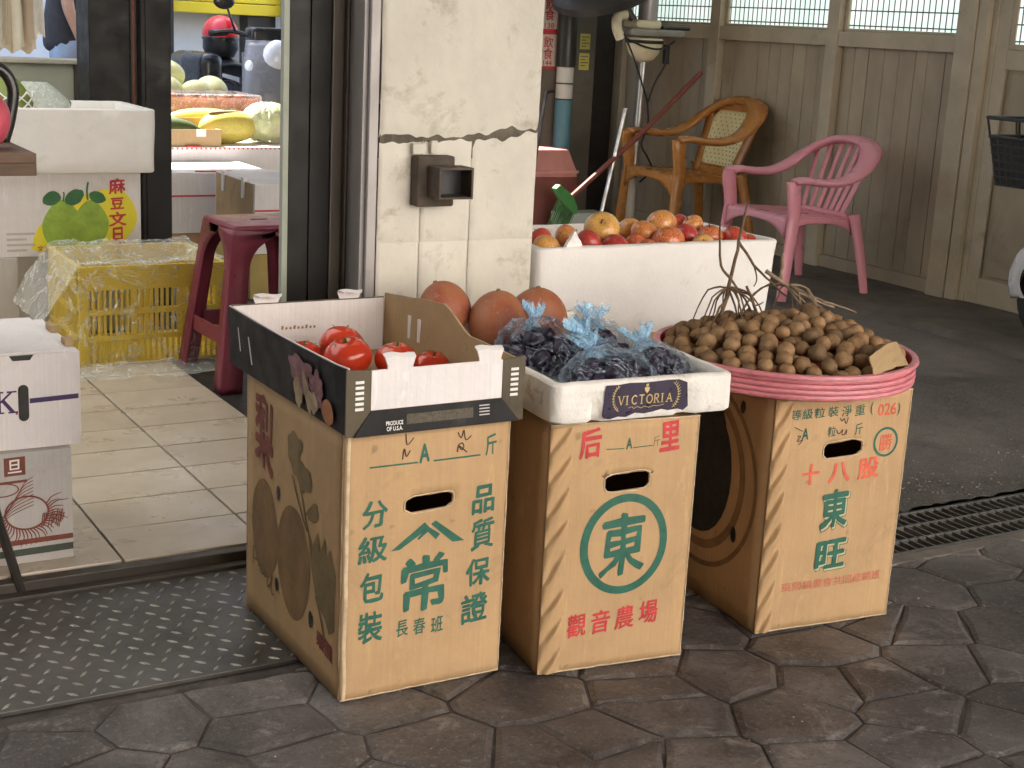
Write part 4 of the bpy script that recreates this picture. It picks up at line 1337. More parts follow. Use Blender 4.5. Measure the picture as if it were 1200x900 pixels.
def serif_text(word, x0, z0, cw, h, th, slope=0):
    out = []
    x = x0
    for ch in word:
        wch = cw * (.55 if ch == 'I' else 1)
        def P(p): return (x + p[0] * wch, z0 + p[1] * h + slope * (x - x0))
        for si, st in enumerate(LT[ch]):
            pts = [P(p) for p in st]
            if len(pts) > 2: pts = smooth2d(pts, 3)
            thin_ = (ch in 'VA' and si == (1 if ch == 'V' else 0)) or (ch == 'K' and si == 1)
            out.append(ribbon(pts, th * (.55 if thin_ else 1)))
        for p in SERIF[ch]:
            q = P(p)
            out.append(ribbon([(q[0] - th * 1.3, q[1]), (q[0] + th * 1.3, q[1])], th * .45))
        x += wch * (1.18 if ch != 'I' else 1.5)
    return out
flat_print('lettering', serif_text('VICTORIA', .1375, .0305, .0142, .017, .0024), lab2, M['ink_gold'], ST)
for sg, cx in ((-1, .133), (1, .264)):
    arc = [(cx + sg * .020 * (math.cos(a) - .6) * 1.0, .043 + .026 * math.sin(a)) for a in [(-1.25 + 2.5 * k / 12) for k in range(13)]]
    lau = [ribbon(arc, .0012)]
    for k, p in enumerate(arc[1:-1]):
        a = -1.25 + 2.5 * (k + 1) / 12
        d = (sg * math.cos(a), math.sin(a))
        lau.append(ribbon([p, (p[0] + d[0] * .0042 + .001, p[1] + d[1] * .0042 + .0022)], [.0022, .0006]))
        lau.append(ribbon([p, (p[0] - d[0] * .0035, p[1] - d[1] * .0035 + .0022)], [.0020, .0006]))
    flat_print('laurel_print', lau, lab2, M['ink_gold'], ST)
flat_print('crest_print', [([(.1935, .062), (.2055, .062), (.204, .0555), (.1995, .050), (.195, .0555)], [(0, 1, 2, 3, 4)]), disc2d(.1995, .066, .0032, .0032, 10), ribbon([(.1965, .0675), (.203, .0685)], .0014)], lab2, M['ink_gold'], ST)
flat_print('script_print', [ribbon(smooth2d([(.160, .0235), (.168, .0255), (.172, .022), (.180, .025), (.188, .022), (.196, .0245), (.206, .022), (.216, .0245), (.226, .0235), (.24, .026)]), .0011)], lab2, M['ink_gold'], ST)

M['mango'] = None
def mango_mat():
    s = NT('dusty red brown fruit skin')
    f = s.noise(8, 4, .6)
    c = s.ramp(f, [(.36, (.29, .075, .050)), (.5, (.37, .125, .048)), (.64, (.44, .195, .062))])
    sp = s.noise(110, 3, .6)
    c = s.mix(s.ramp(sp, [(.60, g3(0)), (.70, g3(.5))]), c, (.46, .32, .17))
    bl = s.noise(9, 5, .6)
    c = s.mix(s.ramp(bl, [(.45, g3(0)), (.64, g3(.6))]), c, (.31, .115, .10))
    dk = s.noise(28, 5, .7)
    c = s.mix(s.ramp(dk, [(.62, g3(0)), (.70, g3(.5))]), c, (.22, .08, .05))
    s.l(c, s.b.inputs['Base Color'])
    s.b.inputs['Roughness'].default_value = .55
    s.l(s.bump(sp, .08, .001), s.b.inputs['Normal'])
    return s.m
M['mango'] = mango_mat()
def mango(seed, r):
    mb = MB()
    def fn(p):
        k = 1 + .04 * noise.noise(p * .9 + Vector((seed, 3, 0)))
        z = p.z * 1.02
        return Vector((p.x * k * (1.03 - .09 * p.z), p.y * k * .93 * (1 - .05 * p.z) + .04 * p.z * p.z, z * .97))
    mb.sphere((0, 0, 0), r, 28, 20, fn=fn)
    return mb.build('skin', M['mango'], None, smooth=True)
for k, (x, y, z, r, lab_) in enumerate(((1.462, 2.772, .6335, .060, 'dusty red brown mango at the left end, half behind the brown tray wall'), (1.556, 2.700, .612, .069, 'biggest of three red brown mangoes, in the middle of the row'), (1.680, 2.735, .610, .066, 'dusty red brown mango at the right end, just behind the grape bags'))):
    t = thing('mango', lab_, 'mango', (x, y, z), 0, 'mangoes behind the grapes')
    t.rotation_euler = (rnd.uniform(-.6, .6), rnd.uniform(-.6, .6), rnd.uniform(0, 6))
    o = mango(k * 2.3, r); o.parent = t
    mb = MB(); mb.tube([(0, 0, r * .99), (0, 0, r * 1.05)], [.006, .004], 6); mb.build('stem_scar', M['ink_brown'], t)

def grape_mat():
    s = NT('black grape skin')
    oi = s.n('ShaderNodeObjectInfo')
    f = s.noise(30, 4, .6)
    c = s.ramp(f, [(.35, (.012, .007, .020)), (.65, (.055, .034, .090))])
    s.l(s.mix(1, c, s.ramp(oi.outputs['Random'], [(0, (.6, .55, .6)), (1, (1, 1, 1))]), 'MULTIPLY'), s.b.inputs['Base Color'])
    s.l(s.ramp(s.noise(18, 4, .6), [(.3, g3(.18)), (.7, g3(.55))]), s.b.inputs['Roughness'])
    return s.m
M['grape'] = grape_mat()
mb = MB(); mb.sphere((0, 0, 0), .0165, 14, 9, sc=(1, 1, 1.15)); gm = mb.build('grape', M['grape'], None, smooth=True)
gme = gm.data
bpy.data.objects.remove(gm)
cr_, sr_ = math.cos(-.062), math.sin(-.062)
def tray_pt(x, y): return (ST.location.x + x * cr_ - y * sr_, ST.location.y + x * sr_ + y * cr_)
bags = [(.150, .335, .080, .105, .050, .5, 'grape bag at the back left, leaning towards the mango'), (.285, .340, .078, .088, .044, -.3, 'grape bag at the back right'),
        (.226, .240, .062, .066, .040, .3, 'small grape bag in the middle, with a glossy knot'), (.188, .120, .100, .075, .042, .1, 'grape bag nearest the violet label'),
        (.325, .165, .062, .100, .040, -.1, 'grape bag at the front right corner of the foam tray')]
for k, (bx, by, rx, ry, rz_, ang, lab_) in enumerate(bags):
    cx, cy = tray_pt(bx, by)
    base = ST.location.z + .0185
    gb = thing('grape_bunch', 'black grapes inside the ' + lab_, 'grapes', (cx, cy, base), ang, 'black grapes in clear bags')
    mb = MB(); mb.tube([(-rx * .6, 0, .03), (0, .01, .045), (rx * .55, 0, .06)], .003, 5); mb.build('stalk', M['calyx'], gb)
    rr = random.Random(50 + k)
    pts = []
    tries = 0
    while len(pts) < 34 and tries < 4000:
        tries += 1
        u, v = rr.uniform(-1, 1), rr.uniform(-1, 1)
        if u * u + v * v > 1: continue
        zmax = 2 * rz_ * math.sqrt(max(0, 1 - .8 * (u * u + v * v)))
        p = Vector((u * (rx - .016), v * (ry - .016), .017 + max(0, zmax - .034) * (rr.random() ** .4)))
        if all((p - q).length > .0262 for q in pts):
            pts.append(p)
    for p in pts:
        inst('grape', gme, gb, p, (rr.uniform(0, 3), rr.uniform(0, 3), 0), (rr.uniform(.9, 1.08),) * 3)
    # the bag: a crumpled clear skin over the bunch, gathered into a tinted neck
    bg_ = thing('plastic_bag', 'clear plastic ' + lab_, 'plastic bag', (cx, cy, base), ang, 'clear bags of grapes')
    mb = MB()
    def bagf(p):
        q = noise.noise(p * 2.4 + Vector((k * 3, 0, 0))) * .16 + noise.noise(p * 6 + Vector((0, k * 2, 0))) * .10
        z = p.z
        if z < -.2: z = -.2 - (z + .2) * .1
        return Vector((p.x * (1.10 + q), p.y * (1.10 + q), z * (1.1 + q)))
    mb.sphere((0, 0, 0), 1, 44, 26, fn=bagf, sc=(rx, ry, rz_ * 1.65))
    mb.build('bag_skin', M['bagfilm'], bg_, smooth=True, loc=(0, 0, rz_ * .42))
    mb = MB()
    la = rr.uniform(0, 6)
    lean = Vector((math.cos(la) * .02, math.sin(la) * .02, 0)) + Vector((0, .012, 0))
    def nk(u, v):
        a = u * 2 * math.pi
        prof = [.034, .022, .010, .011, .020, .028, .031]
        zz = [.0, .010, .020, .026, .036, .045, .051]
        i = min(5, int(v * 6)); f = v * 6 - i
        r_ = prof[i] + (prof[i + 1] - prof[i]) * f
        z = zz[i] + (zz[i + 1] - zz[i]) * f
        ruf = 1 + min(1, v * 1.3) * (.30 * math.sin(a * 7 + v * 3 + k) + .35 * noise.noise(Vector((math.cos(a) * 3, math.sin(a) * 3, v * 2 + k))))
        p = Vector((r_ * ruf * math.cos(a), r_ * ruf * math.sin(a) * .55, z + (.020 * noise.noise(Vector((math.cos(a) * 2.5, math.sin(a) * 2.5, k * 3.1))) + .006 * math.sin(a * 9)) * v))
        return p + lean * v * 1.2
    mb.grid(nk, 64, 14)
    mb.build('gathered_neck', M['bagblue'], bg_, smooth=True, loc=(rx * rr.uniform(-.35, .35), ry * .25, rz_ * 1.72), rot=(rr.uniform(-.5, .1), rr.uniform(-.4, .4), 0))

# ------------------------------------------------------------------ pink basket with longans
BX, BY, BZ, BR = 2.112, 2.392, .5262, .286
BK = thing('round_basket', 'shallow round pink woven plastic basket heaped with longans', 'basket', (BX, BY, BZ))
for k in range(4):
    z0 = .008 + k * .0112
    mb = MB()
    rr_ = BR - .007 + .006 * math.sin((k + 1.2) / 4.4 * math.pi)
    mb.lathe([(rr_ - .006, z0), (rr_ - .001, z0 + .0008), (rr_ + .0008, z0 + .0052), (rr_ - .001, z0 + .0102), (rr_ - .006, z0 + .011)], 72)
    mb.build('woven_band', M['basket'], BK, smooth='auto')
mb = MB(); mb.lathe([(BR - .004, .0525), (BR + .0035, .054), (BR + .002, .060), (BR - .004, .062), (BR - .012, .060), (BR - .0125, .051)], 72)
mb.build('rim', M['basket'], BK, smooth='auto')
mb = MB(); mb.lathe([(BR - .013, .056), (BR - .0125, .012), (0, .010)], 72); mb.build('inner_lining', M['basket_in'], BK, smooth='auto')
mb = MB(); mb.lathe([(0, .0), (BR - .03, .0), (BR - .012, .008)], 72); mb.build('bottom', M['basket'], BK, smooth='auto')

def longan_mat():
    s = NT('longan shell')
    oi = s.n('ShaderNodeObjectInfo')
    f = s.noise(45, 5, .65)
    c = s.ramp(f, [(.34, (.190, .112, .052)), (.66, (.345, .215, .108))])
    t = s.ramp(oi.outputs['Random'], [(0, (.50, .48, .44)), (.3, (.80, .74, .66)), (.6, (1, .93, .82)), (1, (1, 1, 1))])
    c = s.mix(1, c, t, 'MULTIPLY')
    sp = s.noise(230, 3, .7)
    c = s.mix(s.ramp(sp, [(.58, g3(0)), (.72, g3(.55))]), c, (.14, .08, .035))
    s.l(c, s.b.inputs['Base Color'])
    s.b.inputs['Roughness'].default_value = .68
    n1 = s.bump(sp, .2, .0012)
    s.l(s.bump(s.noise(60, 4, .6), .25, .002, n1), s.b.inputs['Normal'])
    return s.m
M['longan'] = longan_mat()
lmes = []
for v in range(4):
    mb = MB()
    def lf(p):
        k = 1 + .025 * noise.noise(p * 1.4 + Vector((v * 4, 0, 0)))
        q = p * k
        q.z *= .96
        if p.z > .85: q.z += (p.z - .85) * .35
        return q
    mb.sphere((0, 0, 0), .0192, 18, 12, fn=lf)
    mb.tube([(0, 0, .0183), (.0004, 0, .0222)], [.0024, .0017], 6)
    o = mb.build('longan', M['longan'], None, smooth=True)
    lmes.append(o.data); bpy.data.objects.remove(o)
rr = random.Random(11)
def heap(x, y):
    r = math.hypot(x, y) / (BR - .02)
    h = .060 + .050 * max(0, 1 - r ** 2.4)
    ex = .020 * math.exp(-((x - .08) ** 2 + (y - .03) ** 2) / .014) + .012 * noise.noise(Vector((x * 9, y * 9, 2)))
    return h + ex
placed = []
def try_place(x, y, z, dmin, r):
    p = Vector((x, y, z))
    for q in placed:
        if (p - q).length < dmin: return False
    placed.append(p)
    o = tag(inst('longan', lmes[rr.randrange(4)], None, (BX + x, BY + y, BZ + z), (rr.uniform(0, 6.3), rr.uniform(0, 6.3), rr.uniform(0, 6.3)), (r,) * 3),
            'round tan brown longan heaped in the pink basket', 'longan', 'longans heaped in the pink basket')
    return True
n_ = 0
tries = 0
while tries < 16000 and len(placed) < 225:
    tries += 1
    a, q = rr.uniform(0, 6.2832), math.sqrt(rr.random()) * (BR - .034)
    x, y = q * math.cos(a), q * math.sin(a)
    try_place(x, y, heap(x, y) - .012 + rr.uniform(-.006, .008), .0345, rr.uniform(.84, 1.08))
nt_ = len(placed)
tries = 0
while tries < 7000 and len(placed) < nt_ + 70:
    tries += 1
    a, q = rr.uniform(0, 6.2832), math.sqrt(rr.random()) * (BR - .038)
    x, y = q * math.cos(a), q * math.sin(a)
    try_place(x, y, max(.034, heap(x, y) - .034), .032, rr.uniform(.86, 1.0))
M['twig'] = PM('brown twig bark', (.13, .080, .045), .8, .3, 40, .5, 120)
M['twig_lt'] = PM('grey brown twig bark', (.26, .19, .125), .8, .3, 40, .5, 120)
def twig(label, base, paths, mat, fan=0, root=(0, 0, 0), seed=1):
    t = thing('longan_twig', label, 'twig', base)
    rq = random.Random(seed)
    paths = list(paths)
    for k in range(fan):
        a = rq.uniform(0, 6.28)
        L_ = rq.uniform(.05, .12)
        e = (root[0] + L_ * math.cos(a), root[1] + L_ * math.sin(a), -.03 - rq.uniform(0, .02))
        m_ = ((root[0] * .45 + e[0] * .55), (root[1] * .45 + e[1] * .55), root[2] * .62 + rq.uniform(-.005, .012))
        paths.append(([root, m_, e], .0026, .0013))
    first = True
    for pts, r0, r1 in paths:
        sp_ = spline(pts, 4)
        for i, p in enumerate(sp_):
            sp_[i] = p + Vector((noise.noise(p * 40), noise.noise(p * 40 + Vector((9, 0, 0))), noise.noise(p * 40 + Vector((0, 9, 0))))) * .004
        n = len(sp_)
        mb = MB(); mb.tube(sp_, [r0 + (r1 - r0) * i / (n - 1) for i in range(n)], 6)
        mb.build('stem' if first else 'side_twig', mat, t, smooth=True)
        first = False
twig('brown forked longan twig leaning up against the white foam box', (BX - .09, BY + .12, BZ + .105), [
    ([(0, 0, 0), (.05, .035, .08), (.085, .06, .16), (.12, .085, .245)], .0050, .0030), ([(.05, .035, .08), (.02, .04, .11), (.075, .12, .19)], .0040, .002),
    ([(.035, .02, .05), (-.02, -.01, .01), (-.055, -.03, -.035)], .0032, .0018), ([(.035, .02, .05), (.0, .0, 0), (-.03, -.04, -.05)], .003, .0016), ([(.04, .03, .06), (.045, .0, .01), (.04, -.03, -.05)], .003, .0016),
    ([(.05, .04, .08), (.08, .0, .02), (.09, -.03, -.04)], .003, .0016), ([(.085, .06, .16), (.125, .05, .105), (.15, .035, .08), (.205, .02, .035)], .0036, .0022), ([(.125, .05, .105), (.135, .05, .075), (.13, .05, .055)], .0022, .0014)], M['twig'], 11, (.038, .027, .062), 4)
twig('grey brown longan twig lying over the back right of the basket', (BX + .10, BY + .10, BZ + .125), [
    ([(-.045, .05, .075), (0, .03, .045), (.05, .02, .02), (.13, .0, -.01)], .0052, .0026), ([(-.01, .035, .05), (.01, .06, .09), (.02, .075, .11)], .0042, .0034), ([(.0, .03, .045), (.03, -.01, .01), (.045, -.03, -.02)], .003, .0016),
    ([(.0, .03, .045), (.02, .0, .01), (.02, -.03, -.02)], .003, .0016), ([(.05, .02, .02), (.09, .035, .01), (.17, .03, -.015), (.21, .01, -.03)], .003, .0016), ([(.05, .02, .02), (.085, -.01, -.01)], .0026, .0014), ([(.02, .025, .035), (.07, .06, .025), (.14, .07, -.01)], .003, .0016)], M['twig_lt'], 10, (.01, .03, .042), 6)
twig('short stub of longan twig poking out in the middle of the heap', (BX - .005, BY + .10, BZ + .12), [([(0, 0, 0), (-.012, .006, .03), (-.025, .01, .055)], .0036, .0028), ([(-.005, .002, .01), (.02, .0, .02)], .0024, .0015)], M['twig'])
cs = tag(MB().grid(lambda u, v: Vector((-.075 + .15 * u, -.012 + .05 * v * (.6 + .4 * u), .012 * math.sin(u * 3) + .03 * v + .004 * noise.noise(Vector((u * 4, v * 4, 0))))), 12, 5).build('cardboard_scrap', M['card_in'], None, thick=.003, loc=(BX + .065, BY - .250, BZ + .060), rot=(R(22), 0, R(18))), 'torn scrap of grey brown cardboard tucked under the front longans', 'cardboard')

# ------------------------------------------------------------------ foam box of apples beside the column
FX, FY, FZ = 1.812, 2.962, .490
FB = thing('foam_box', 'large bright white foam box full of apples beside the corner column', 'foam box', (FX, FY, FZ))
foam_box(FB, .753, .378, .232, .030, M['foam'], seed=6, floor_z=.08, lean=.012, wob=.0026)
mb = MB()
mb.grid(lambda u, v: Vector((.0 + .05 * u, -.001 - .004 * v + .003 * u, -.0 + .045 * v * (1 - abs(u - .5) * 1.7) + .004 * noise.noise(Vector((u * 5, v * 5, 0))))), 8, 6)
mb.build('torn_foam_chip', M['foam'], FB, loc=(.083, .016, .228), thick=.008)
sb = thing('support_carton', 'plain tan carton standing under the white foam box of apples', 'carton', (1.85, 2.98, .001))
MB().box(0, .68, 0, .34, 0, .4885, .003).build('carton_body', M['card'], sb)
MB().box(.0, .68, -.0008, -.0002, .268, .274).build('tape_seam', M['card_in'], sb)

def apple_mat():
    s = NT('blushed apple skin')
    oi = s.n('ShaderNodeObjectInfo')
    rv = oi.outputs['Random']
    st = s.noise(26, 5, .7, stretch=(1, 1, .16))
    big = s.noise(11, 3, .5)
    add = s.n('ShaderNodeMath', operation='ADD'); s.l(st, add.inputs[0]); s.l(big, add.inputs[1])
    ad2 = s.n('ShaderNodeMath', operation='MULTIPLY_ADD'); s.l(rv, ad2.inputs[0]); ad2.inputs[1].default_value = .55; s.l(add.outputs[0], ad2.inputs[2])
    c = s.ramp(ad2.outputs[0], [(.80, (.62, .44, .10)), (1.0, (.64, .30, .07)), (1.18, (.56, .12, .05)), (1.45, (.40, .03, .035))])
    # the ramp only reaches 1: bring the sum into range first
    mp = s.n('ShaderNodeMapRange'); mp.inputs[1].default_value = .7; mp.inputs[2].default_value = 1.5
    s.l(ad2.outputs[0], mp.inputs[0])
    c = s.ramp(mp.outputs[0], [(.18, (.68, .52, .14)), (.50, (.68, .36, .10)), (.74, (.60, .15, .06)), (.98, (.42, .03, .035))])
    sp = s.noise(160, 2, .5)
    c = s.mix(s.ramp(sp, [(.66, g3(0)), (.72, g3(.6))]), c, (.68, .5, .25))
    s.l(c, s.b.inputs['Base Color'])
    s.b.inputs['Roughness'].default_value = .28
    s.b.inputs['Coat Weight'].default_value = .2
    return s.m
M['apple'] = apple_mat()
def fruit_mesh(name, mat, kind, seed, r=1.0, u=22, v=16):
    mb = MB()
    def fn(p):
        hr = math.hypot(p.x, p.y)
        k = 1 + .03 * noise.noise(p * 1.2 + Vector((seed, 0, 0)))
        if kind == 'apple':
            z = p.z * .90
            if p.z > 0: z -= .26 * max(0, 1 - hr / .42) ** 1.4
            else: z += .18 * max(0, 1 - hr / .38) ** 1.4
            sh = 1 + .06 * p.z
            return Vector((p.x * k * sh, p.y * k * sh, z))
        return p * k
    mb.sphere((0, 0, 0), r, u, v, fn=fn)
    o = mb.build(name, mat, None, smooth=True)
    me = o.data; bpy.data.objects.remove(o)
    return me
ap_me = [fruit_mesh('apple_skin', M['apple'], 'apple', q * 3.1) for q in range(3)]
mb = MB(); mb.tube([(0, 0, .60), (.02, 0, .80), (.08, .02, 1.02)], [.05, .04, .05], 6); o = mb.build('apple_stem', M['twig'], None, smooth=True); stem_me = o.data; bpy.data.objects.remove(o)
APL = [(2.084, 3.100, .741, .0451, 'biggest yellow red apple, standing highest in the left part of the foam box'), (2.316, 3.160, .738, .0414, 'bright red apple at the top of the heap near the middle'), (1.997, 3.130, .720, .0318, 'deep red apple just left of the big yellow one'),
 (1.894, 3.090, .724, .0289, 'red apple in the rear left corner of the foam box, by the column'), (1.876, 3.030, .708, .0359, 'glowing orange apple at the front left corner of the foam box'), (2.005, 3.040, .718, .0333, 'orange red apple in front of the biggest yellow one, by the foam chip'),
 (2.219, 3.100, .727, .0359, 'striped pink yellow apple left of the bright red top one'), (2.224, 3.170, .723, .0342, 'pale yellow apple behind the striped one, right of the biggest'), (2.247, 3.030, .712, .0432, 'large yellow red apple at the middle of the front row'),
 (2.349, 3.090, .715, .0353, 'yellow orange apple right of the large front row one'), (2.437, 3.100, .711, .0358, 'red apple in the second row, near the right end of the foam box'), (2.499, 3.070, .707, .0370, 'orange apple near the right end of the foam box'),
 (2.345, 3.010, .706, .0290, 'small yellow apple at the front rim, right of the large one'), (2.424, 3.220, .729, .0283, 'small red apple at the back, right of the bright red top one'), (2.426, 3.165, .734, .0291, 'small yellow apple at the back right'),
 (2.072, 3.015, .705, .0368, 'pale blushed apple against the front rim below the biggest'), (2.159, 3.050, .706, .0288, 'yellow apple low in the front row, left of the large one'), (2.172, 3.010, .700, .0265, 'small red apple at the front rim beside the large one'), (2.530, 3.050, .695, .0300, 'farthest right apple in the foam box')]
def put_apple(x, y, z, r, lab, k):
    t = thing('apple', lab, 'apple', (x, y, z), 0, 'apples in the white foam box')
    e = (rnd.uniform(-.9, .9), rnd.uniform(-.9, .9), rnd.uniform(0, 6))
    t.rotation_euler = e
    inst('skin', ap_me[k % 3], t, sc=(r,) * 3); inst('stem', stem_me, t, sc=(r,) * 3)
for k, (x, y, z, r, lab) in enumerate(APL): put_apple(x, y, z, r * 1.04, lab, k)
rr = random.Random(3)
for i in range(8):
    for j in range(3):
        put_apple(1.90 + i * .082 + rr.uniform(-.01, .01), 3.05 + j * .095 + rr.uniform(-.01, .01), .640 + rr.uniform(-.004, .006), .038, 'apple of the lower layer, under the heap in the foam box', i + j)

# ------------------------------------------------------------------ plastic armchairs
def armchair(name, label, loc, rz, mat, kind):
    """faces local -x; seat about 0.43 wide (y) and deep (x)"""
    t = thing(name, label, 'chair', loc, rz, 'plastic armchairs by the panelled wall')
    # shell: top hoop of the back running down into both arms and front legs
    def hoop(sg):
        # arm from the front post top, back along the arm and up round the back
        return [(-.205, sg * .235, .605), (-.16, sg * .245, .612), (-.06, sg * .250, .600), (.04, sg * .250, .604), (.125, sg * .245, .640), (.20, sg * .222, .705), (.258, sg * .165, .762), (.288, sg * .088, .790), (.296, 0, .798)]
    L = spline(hoop(-1), 4); Rr = spline(hoop(1), 4)
    full = L + Rr[::-1][1:]
    mb = MB(); n = len(full)
    ws = [.035 + .010 * math.sin(math.pi * i / (n - 1)) for i in range(n)]
    mb.tube(full, [w_ * 1.15 for w_ in ws], 12, flat=.46, ref=(0, 0, 1))
    mb.build('arm_hoop', mat, t, smooth=True)
    for sg in (-1, 1):
        mb = MB(); pts = spline([(-.208, sg * .235, .606), (-.205, sg * .24, .55), (-.19, sg * .236, .44), (-.195, sg * .238, .38), (-.212, sg * .245, .20), (-.232, sg * .252, 0)], 3)
        m = len(pts); mb.tube(pts, [.040 - .012 * i / m for i in range(m)], 8, flat=.42, ref=(0, 1, 0))
        mb.build('front_leg', mat, t, smooth=True)
        mb = MB(); pts = spline([(.175, sg * .19, .43), (.19, sg * .20, .36), (.222, sg * .225, .16), (.245, sg * .238, 0)], 3)
        m = len(pts); mb.tube(pts, [.034 - .014 * i / m for i in range(m)], 8, flat=.55, ref=(0, 1, 0))
        mb.build('rear_leg', mat, t, smooth=True)
    def seat(u, v):
        x = -.215 + .40 * u; wv = .215 - .035 * u
        y = (v * 2 - 1) * wv
        z = .432 - .022 * u - .016 * math.sin(math.pi * v) * math.sin(math.pi * u) - .018 * max(0, (.12 - u) / .12) ** 2
        return Vector((x, y, z))
    mb = MB(); mb.grid(seat, 14, 12); mb.build('seat', mat, t, smooth=True, thick=.008, off=-1)
    mb = MB()
    ap = []
    for k in range(25):
        a = k / 24
        ap.append((-.214, -.215 + .43 * a))
    def apron(u, v):
        y = -.222 + .444 * u
        dpt = .035 + .075 * abs(2 * u - 1) ** 3
        return Vector((-.214 - .006 * v, y, .424 - dpt * v))
    mb.grid(apron, 24, 3)
    for sg in (-1, 1):
        def ap2(u, v): return Vector((-.21 + .40 * u, sg * (.217 - .035 * u), .424 - .02 * u - (.03 + .06 * abs(2 * u - 1) ** 3) * v))
        mb.grid(ap2, 20, 3)
    mb.build('apron', mat, t, smooth=True, thick=.006)
    def backp(y, z): return Vector((.162 + .132 * (z - .42) / .37 - .030 * (abs(y) / .2) ** 2, y, z))
    def half(z): # half width of the back opening at a height
        q = (z - .42) / .375
        return .150 + .075 * math.sin(min(1, q * 1.15) * math.pi * .5) - .20 * max(0, q - .62) ** 1.35
    if kind == 'slats':
        N_ = 7
        for k in range(N_):
            f = (k + .5) / N_ * 2 - 1
            topz = .795 - .085 * abs(f) ** 2.2
            pts = []
            for q in range(9):
                z = .405 + (topz - .405) * q / 8
                pts.append(backp(f * (.155 + .065 * q / 8), z))
            mb = MB(); mb.tube(pts, .0165, 8, flat=.30, ref=(1, 0, 0)); mb.build('back_slat', mat, t, smooth=True)
        mb = MB(); mb.tube([backp(-.18 + .36 * q / 8, .412) + Vector((.004, 0, 0)) for q in range(9)], .020, 8, flat=.45, ref=(1, 0, 0)); mb.build('back_rail', mat, t, smooth=True)
    else:
        # frame of the back and a cream inlay with rows of small holes
        for sg in (-1, 1):
            pts = [backp(sg * (.155 + .055 * q / 10), .405 + .33 * q / 10) for q in range(11)]
            mb = MB(); mb.tube(pts, .032, 8, flat=.30, ref=(1, 0, 0)); mb.build('back_side', mat, t, smooth=True)
        mb = MB()
        mb.grid(lambda u, v: backp((u * 2 - 1) * (.185 - .02 * v ** 3 - .06 * max(0, v - .8)), .72 + .07 * v), 14, 6); mb.build('back_top', mat, t, smooth=True, thick=.012)
        mb = MB()
        mb.grid(lambda u, v: backp((u * 2 - 1) * (.155 + .05 * v), .40 + .05 * v), 12, 3); mb.build('back_foot', mat, t, smooth=True, thick=.012)
        def inl(u, v):
            z = .452 + .285 * v
            hw_ = (.142 + .050 * v) * (1 - max(0, v - .72) ** 2 * 3.2) * (1 - max(0, .10 - v) ** 2 * 12)
            return backp((u * 2 - 1) * hw_, z) + Vector((-.004, 0, 0))
        mb = MB(); mb.grid(inl, 16, 20); mb.build('back_inlay', M['cane'], t, smooth=True, thick=.008)
        mb = MB()
        for i in range(9):
            for j in range(13):
                u, v = (i + .5 + .5 * (j % 2) - .25) / 9, (j + .7) / 13.5
                if not .03 < u < .97: continue
                p = inl(u, v) + Vector((-.0048, 0, 0))
                mb.faces([p + Vector((0, .0055 * math.cos(a * math.pi / 3), .0055 * math.sin(a * math.pi / 3))) for a in range(6)], [(0, 1, 2, 3, 4, 5)])
        o = mb.build('inlay_holes', M['ink_brown'], t)
    return t
armchair('plastic_armchair', 'pink plastic armchair with slatted back, nearest the panelled wall', (4.86, 5.52, .012), R(-3), M['pink'], 'slats').scale = (1.10, 1.10, .94)
armchair('plastic_armchair', 'brown plastic armchair with cream perforated back inlay, behind the pink one', (5.10, 6.74, .012), R(-6), M['brownpl'], 'cane').scale = (1.18, 1.22, 1.08)

# ------------------------------------------------------------------ stand fan, mop stick, dustpan, broom
FN = thing('stand_fan', 'old cream stand fan on a steel pole with black cables, beside the grey pillar', 'fan', (4.93, 7.05, -.005))
mb = MB(); mb.tube([(0, 0, .0), (.008, 0, .4), (.018, 0, .8), (.025, 0, 1.12)], .021, 12); mb.build('pole', M['steel'], FN, smooth='auto')
mb = MB(); mb.tube([(0, 0, .03), (0, 0, .25), (.001, 0, .40)], .030, 12); mb.build('lower_pole', PM('white painted tube', (.6, .58, .5), .5, .1, 8, dirt=(.25, .2, .15), dirt_amt=.4), FN, smooth='auto')
mb = MB(); mb.lathe([(0, 0), (.19, 0), (.20, .012), (.17, .028), (.05, .05), (0, .052)], 28); mb.build('base', M['black'], FN, smooth='auto')
mb = MB(); mb.lathe([(0, 1.065), (.028, 1.066), (.060, 1.082), (.090, 1.118), (.104, 1.16), (.108, 1.195), (.104, 1.2), (0, 1.2)], 28); mb.build('motor_bowl', M['cream'], FN, smooth='auto', loc=(.02, 0, 0))
mb = MB(); mb.lathe([(.1065, 1.170), (.111, 1.176), (.111, 1.186), (.1065, 1.190)], 28); mb.build('motor_band', M['black'], FN, smooth='auto', loc=(.02, 0, 0))
mb = MB(); mb.box(-.13, .24, -.09, .09, 1.212, 1.252, .012); mb.build('gear_tray', PM('grey enamel', (.26, .25, .22), .35, .1, 8, dirt=(.1, .09, .07), dirt_amt=.3), FN, smooth='auto')
mb = MB(); mb.box(-.085, .085, -.075, .075, 1.2525, 1.300, .022, seg=4); mb.build('motor_cap', M['cream'], FN, smooth='auto')
mb = MB(); mb.tube(spline([(-.165, -.03, 1.19), (-.19, -.02, 1.25), (-.175, 0, 1.31), (-.12, .0, 1.325)], 4), .030, 10); mb.build('side_arm', M['cream'], FN, smooth='auto')
mb = MB(); mb.box(.1055, .30, -.06, .06, 1.2525, 1.275, .01); mb.build('junction_box', M['dark_steel'], FN)
mb = MB(); mb.lathe([(.02, 0), (.12, -.05), (.24, -.10), (.30, -.16), (.295, -.20), (.24, -.13), (.12, -.085), (.02, -.04)], 36, mtx=Matrix.Translation((-.26, .10, 1.60)) @ Matrix.Rotation(R(-22), 4, 'Y') @ Matrix.Rotation(R(10), 4, 'X'))
